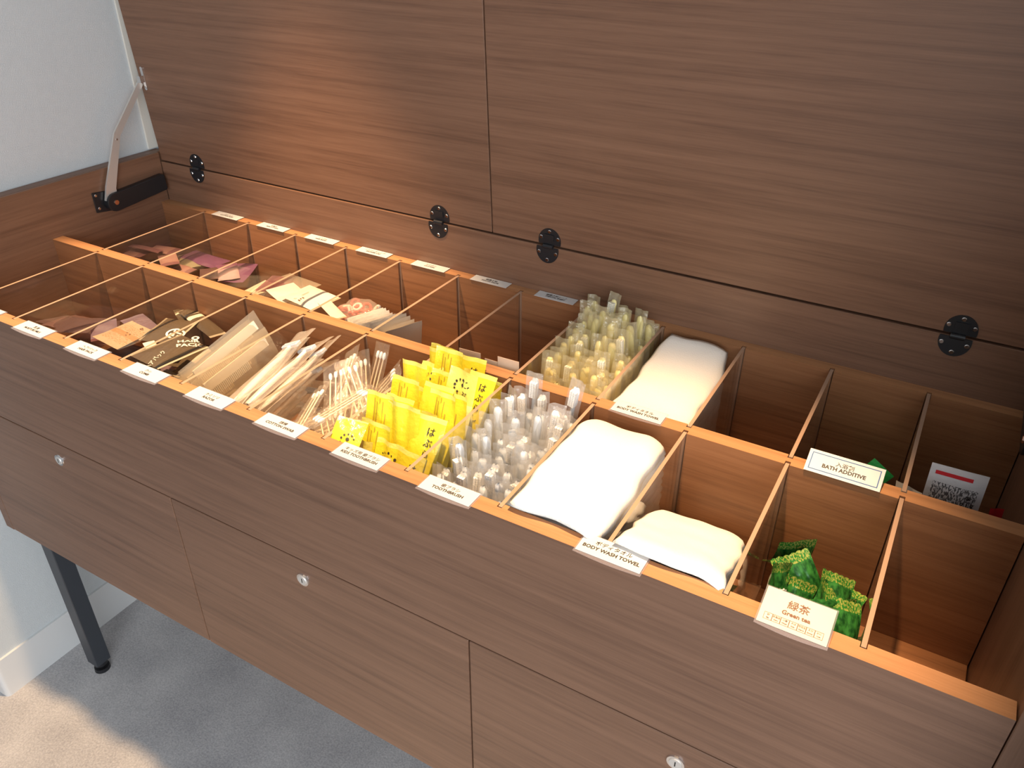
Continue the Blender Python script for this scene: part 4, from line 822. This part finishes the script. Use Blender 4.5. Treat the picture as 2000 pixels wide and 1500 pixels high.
for k in range(5):
    place('clear_bag', pouch_mesh('clear_bag', 0.62 * S, 0.6 * S, 0.02, film_m, seal=0.08, seed=125 + k, wr=0.2), Matrix.Translation(W(4.5, 2.95 + .05 * k, -1.47 + 0.17 * k)) @ Euler((0, 0, 0.4 * k)).to_matrix().to_4x4(), 'clear film bag under the bag of red and white hair ties', 'bag', 'clear bags under the hair ties')
hero('clear_bag', [(650, 622), (690, 600), (712, 630), (690, 648)], ('z', -.62), 0.006, clear('pink_film', (0.9, 0.75, 0.7), 1.45, .15, haze=.3, hcol=(.85, .5, .42), bump=.5), 'pinkish film bag beside the red and white hair ties', 'bag', 'clear bags under the hair ties', 131)
# fanned paper packets
fan_m = plain('thin_paper', (0.86, 0.79, 0.68), 0.6, noise=0.04, bump=0.2); lab, g_ = 'thin off-white paper packet standing in a fan in the rear row', 'fanned paper packets'
pm = [pouch_mesh('paper_packet', 0.54 * S, 0.70 * S, 0.0022, fan_m, seal=0.06, seed=140 + k, wr=0.05) for k in range(4)]
for k in range(14):
    x = 5.20 + 0.050 * k; y = 2.78 + 0.004 * k
    gen = lambda t: basis(W(x + 0.008 * t, y, -0.68 + 0.03 * math.sin(k)), Vector((0.42, 0.9, 0.02)), Vector((-0.50 + 0.066 * k, 0.10, 1)))
    place('paper_packet', pm[0], fit(5, 1, pm[0], gen), lab, 'packet', g_)
for k in range(4):
    place('paper_packet', pm[k % 4], Matrix.Translation(W(5.5, 2.9 + .04 * k, -1.52 + 0.11 * k)) @ Euler((0.02, 0, .3 * k)).to_matrix().to_4x4(), 'off-white paper packet lying flat under the fan', 'packet', g_)
# two cards
kraft_m = plain('pale_kraft', (0.66, 0.50, 0.37), 0.7, noise=0.04, nscale=200)
for k, (x0, x1, zt, y, rot) in enumerate(((7.19, 7.47, 0.045, 2.12, 0.05), (7.52, 7.74, -0.01, 2.14, 0.0), (7.70, 7.97, 0.075, 2.13, 0.03))):
    wv = (x1 - x0) * S; hv = (zt - CF_) * S
    o = link('paper_card', mesh_data('paper_card', boxv((-wv / 2, 0, -0.0004), (wv / 2, hv, 0.0004)), BF, kraft_m), None, None, basis(W((x0 + x1) / 2, y + 0.01, CF_ + 0.002), Vector((1, rot, 0)), Vector((0, -0.012, 1))))
    if k == 0: local('lettering', shift(text_geo('17 17', 0.010), 0, hv - 0.018, 0.0006), brown_ink, o)
    if k == 0: tag(o, 'pale paper card with small brown print against the middle partition', 'card', 'paper cards')
    else: tag(o, ('short' if k == 1 else 'taller blank') + ' pale paper card against the middle partition', 'card', 'paper cards')
# bath additive
green_s = sachet_mat('bright_green_sachet', (0.02, 0.26, 0.06), rough=0.3, noise=0.1)
o = place('bath_additive_sachet', pouch_mesh('bath_additive_sachet', 0.26 * S, 0.9 * S, 0.008, green_s, seed=150, wr=0.06), basis(W(11.55, 2.30, -0.46), Vector((0.8, 0.1, -0.60)), Vector((-0.60, 0.02, 0.9))), 'bright green bath additive sachet poking up behind the BATH ADDITIVE card', 'sachet', 'bath additive sachets')
flat_pile('bath_additive_sachet', 11, 1, 5, -1.12, 0.5, 0.42, 0.06, [green_s, white_s], 'bath additive sachet at the bottom behind the BATH ADDITIVE card', 'sachet', 'bath additive sachets', 151)
sil_s = sachet_mat('silver_white_sachet', (0.60, 0.57, 0.56), rough=0.32, noise=0.05, print_col=(0.12, 0.11, 0.11), print_amt=0.50)
m, w, h = quad([(1815, 902), (1931, 927), (1913, 1003), (1807, 968)], ('y', 2.42))
H2 = 1.15 * S; up = m.to_3x3() @ Vector((0, 1, 0)); m.translation = m.translation + up * (h / 2 - H2 / 2)
o = place('bath_salt_sachet', pouch_mesh('bath_salt_sachet', w, H2, 0.010, sil_s, seal=0.05, seed=160, wr=0.05), m, 'silver-white sachet with a red stripe and dense small print', 'sachet', 'sachets in the last rear compartment')
print_on(o, rect(-w * 0.40, H2 / 2 - 0.0140, w * 0.26, H2 / 2 - 0.0085, 0, 12), red_ink, 'red_stripe', dz=0.0016)
print_on(o, join(shift(text_geo('※', 0.012), w * 0.27, -0.002), shift(text_geo('0 1 0', 0.007), w * 0.27, -0.012)), ink_m, 'printed_mark', at=(0, H2 / 2 - h + 0.02))
o = place('bath_salt_sachet', pouch_mesh('bath_salt_sachet', 0.3 * S, 1.2 * S, 0.006, white_s, seed=161, wr=0.05), basis(W(12.12, 2.45, -0.90), Vector((0.8, -0.6, 0.2)), Vector((0.1, 0, 1))), 'plain white sachet wedged beside the red-striped one', 'sachet', 'sachets in the last rear compartment')
rw = sachet_mat('red_white_sachet', (0.75, 0.70, 0.64), bands=((.86, 1, (0.5, 0.015, 0.02)),), rough=0.35)
o = place('stick_sachet', pouch_mesh('stick_sachet', 0.11 * S, 1.0 * S, 0.006, rw, seed=162, wr=0.05), basis(W(12.80, 2.35, -0.60), Vector((0.9, 0.3, 0.1)), Vector((-0.02, -0.03, 1))), 'slim white stick sachet with a red tip', 'sachet', 'sachets in the last rear compartment')
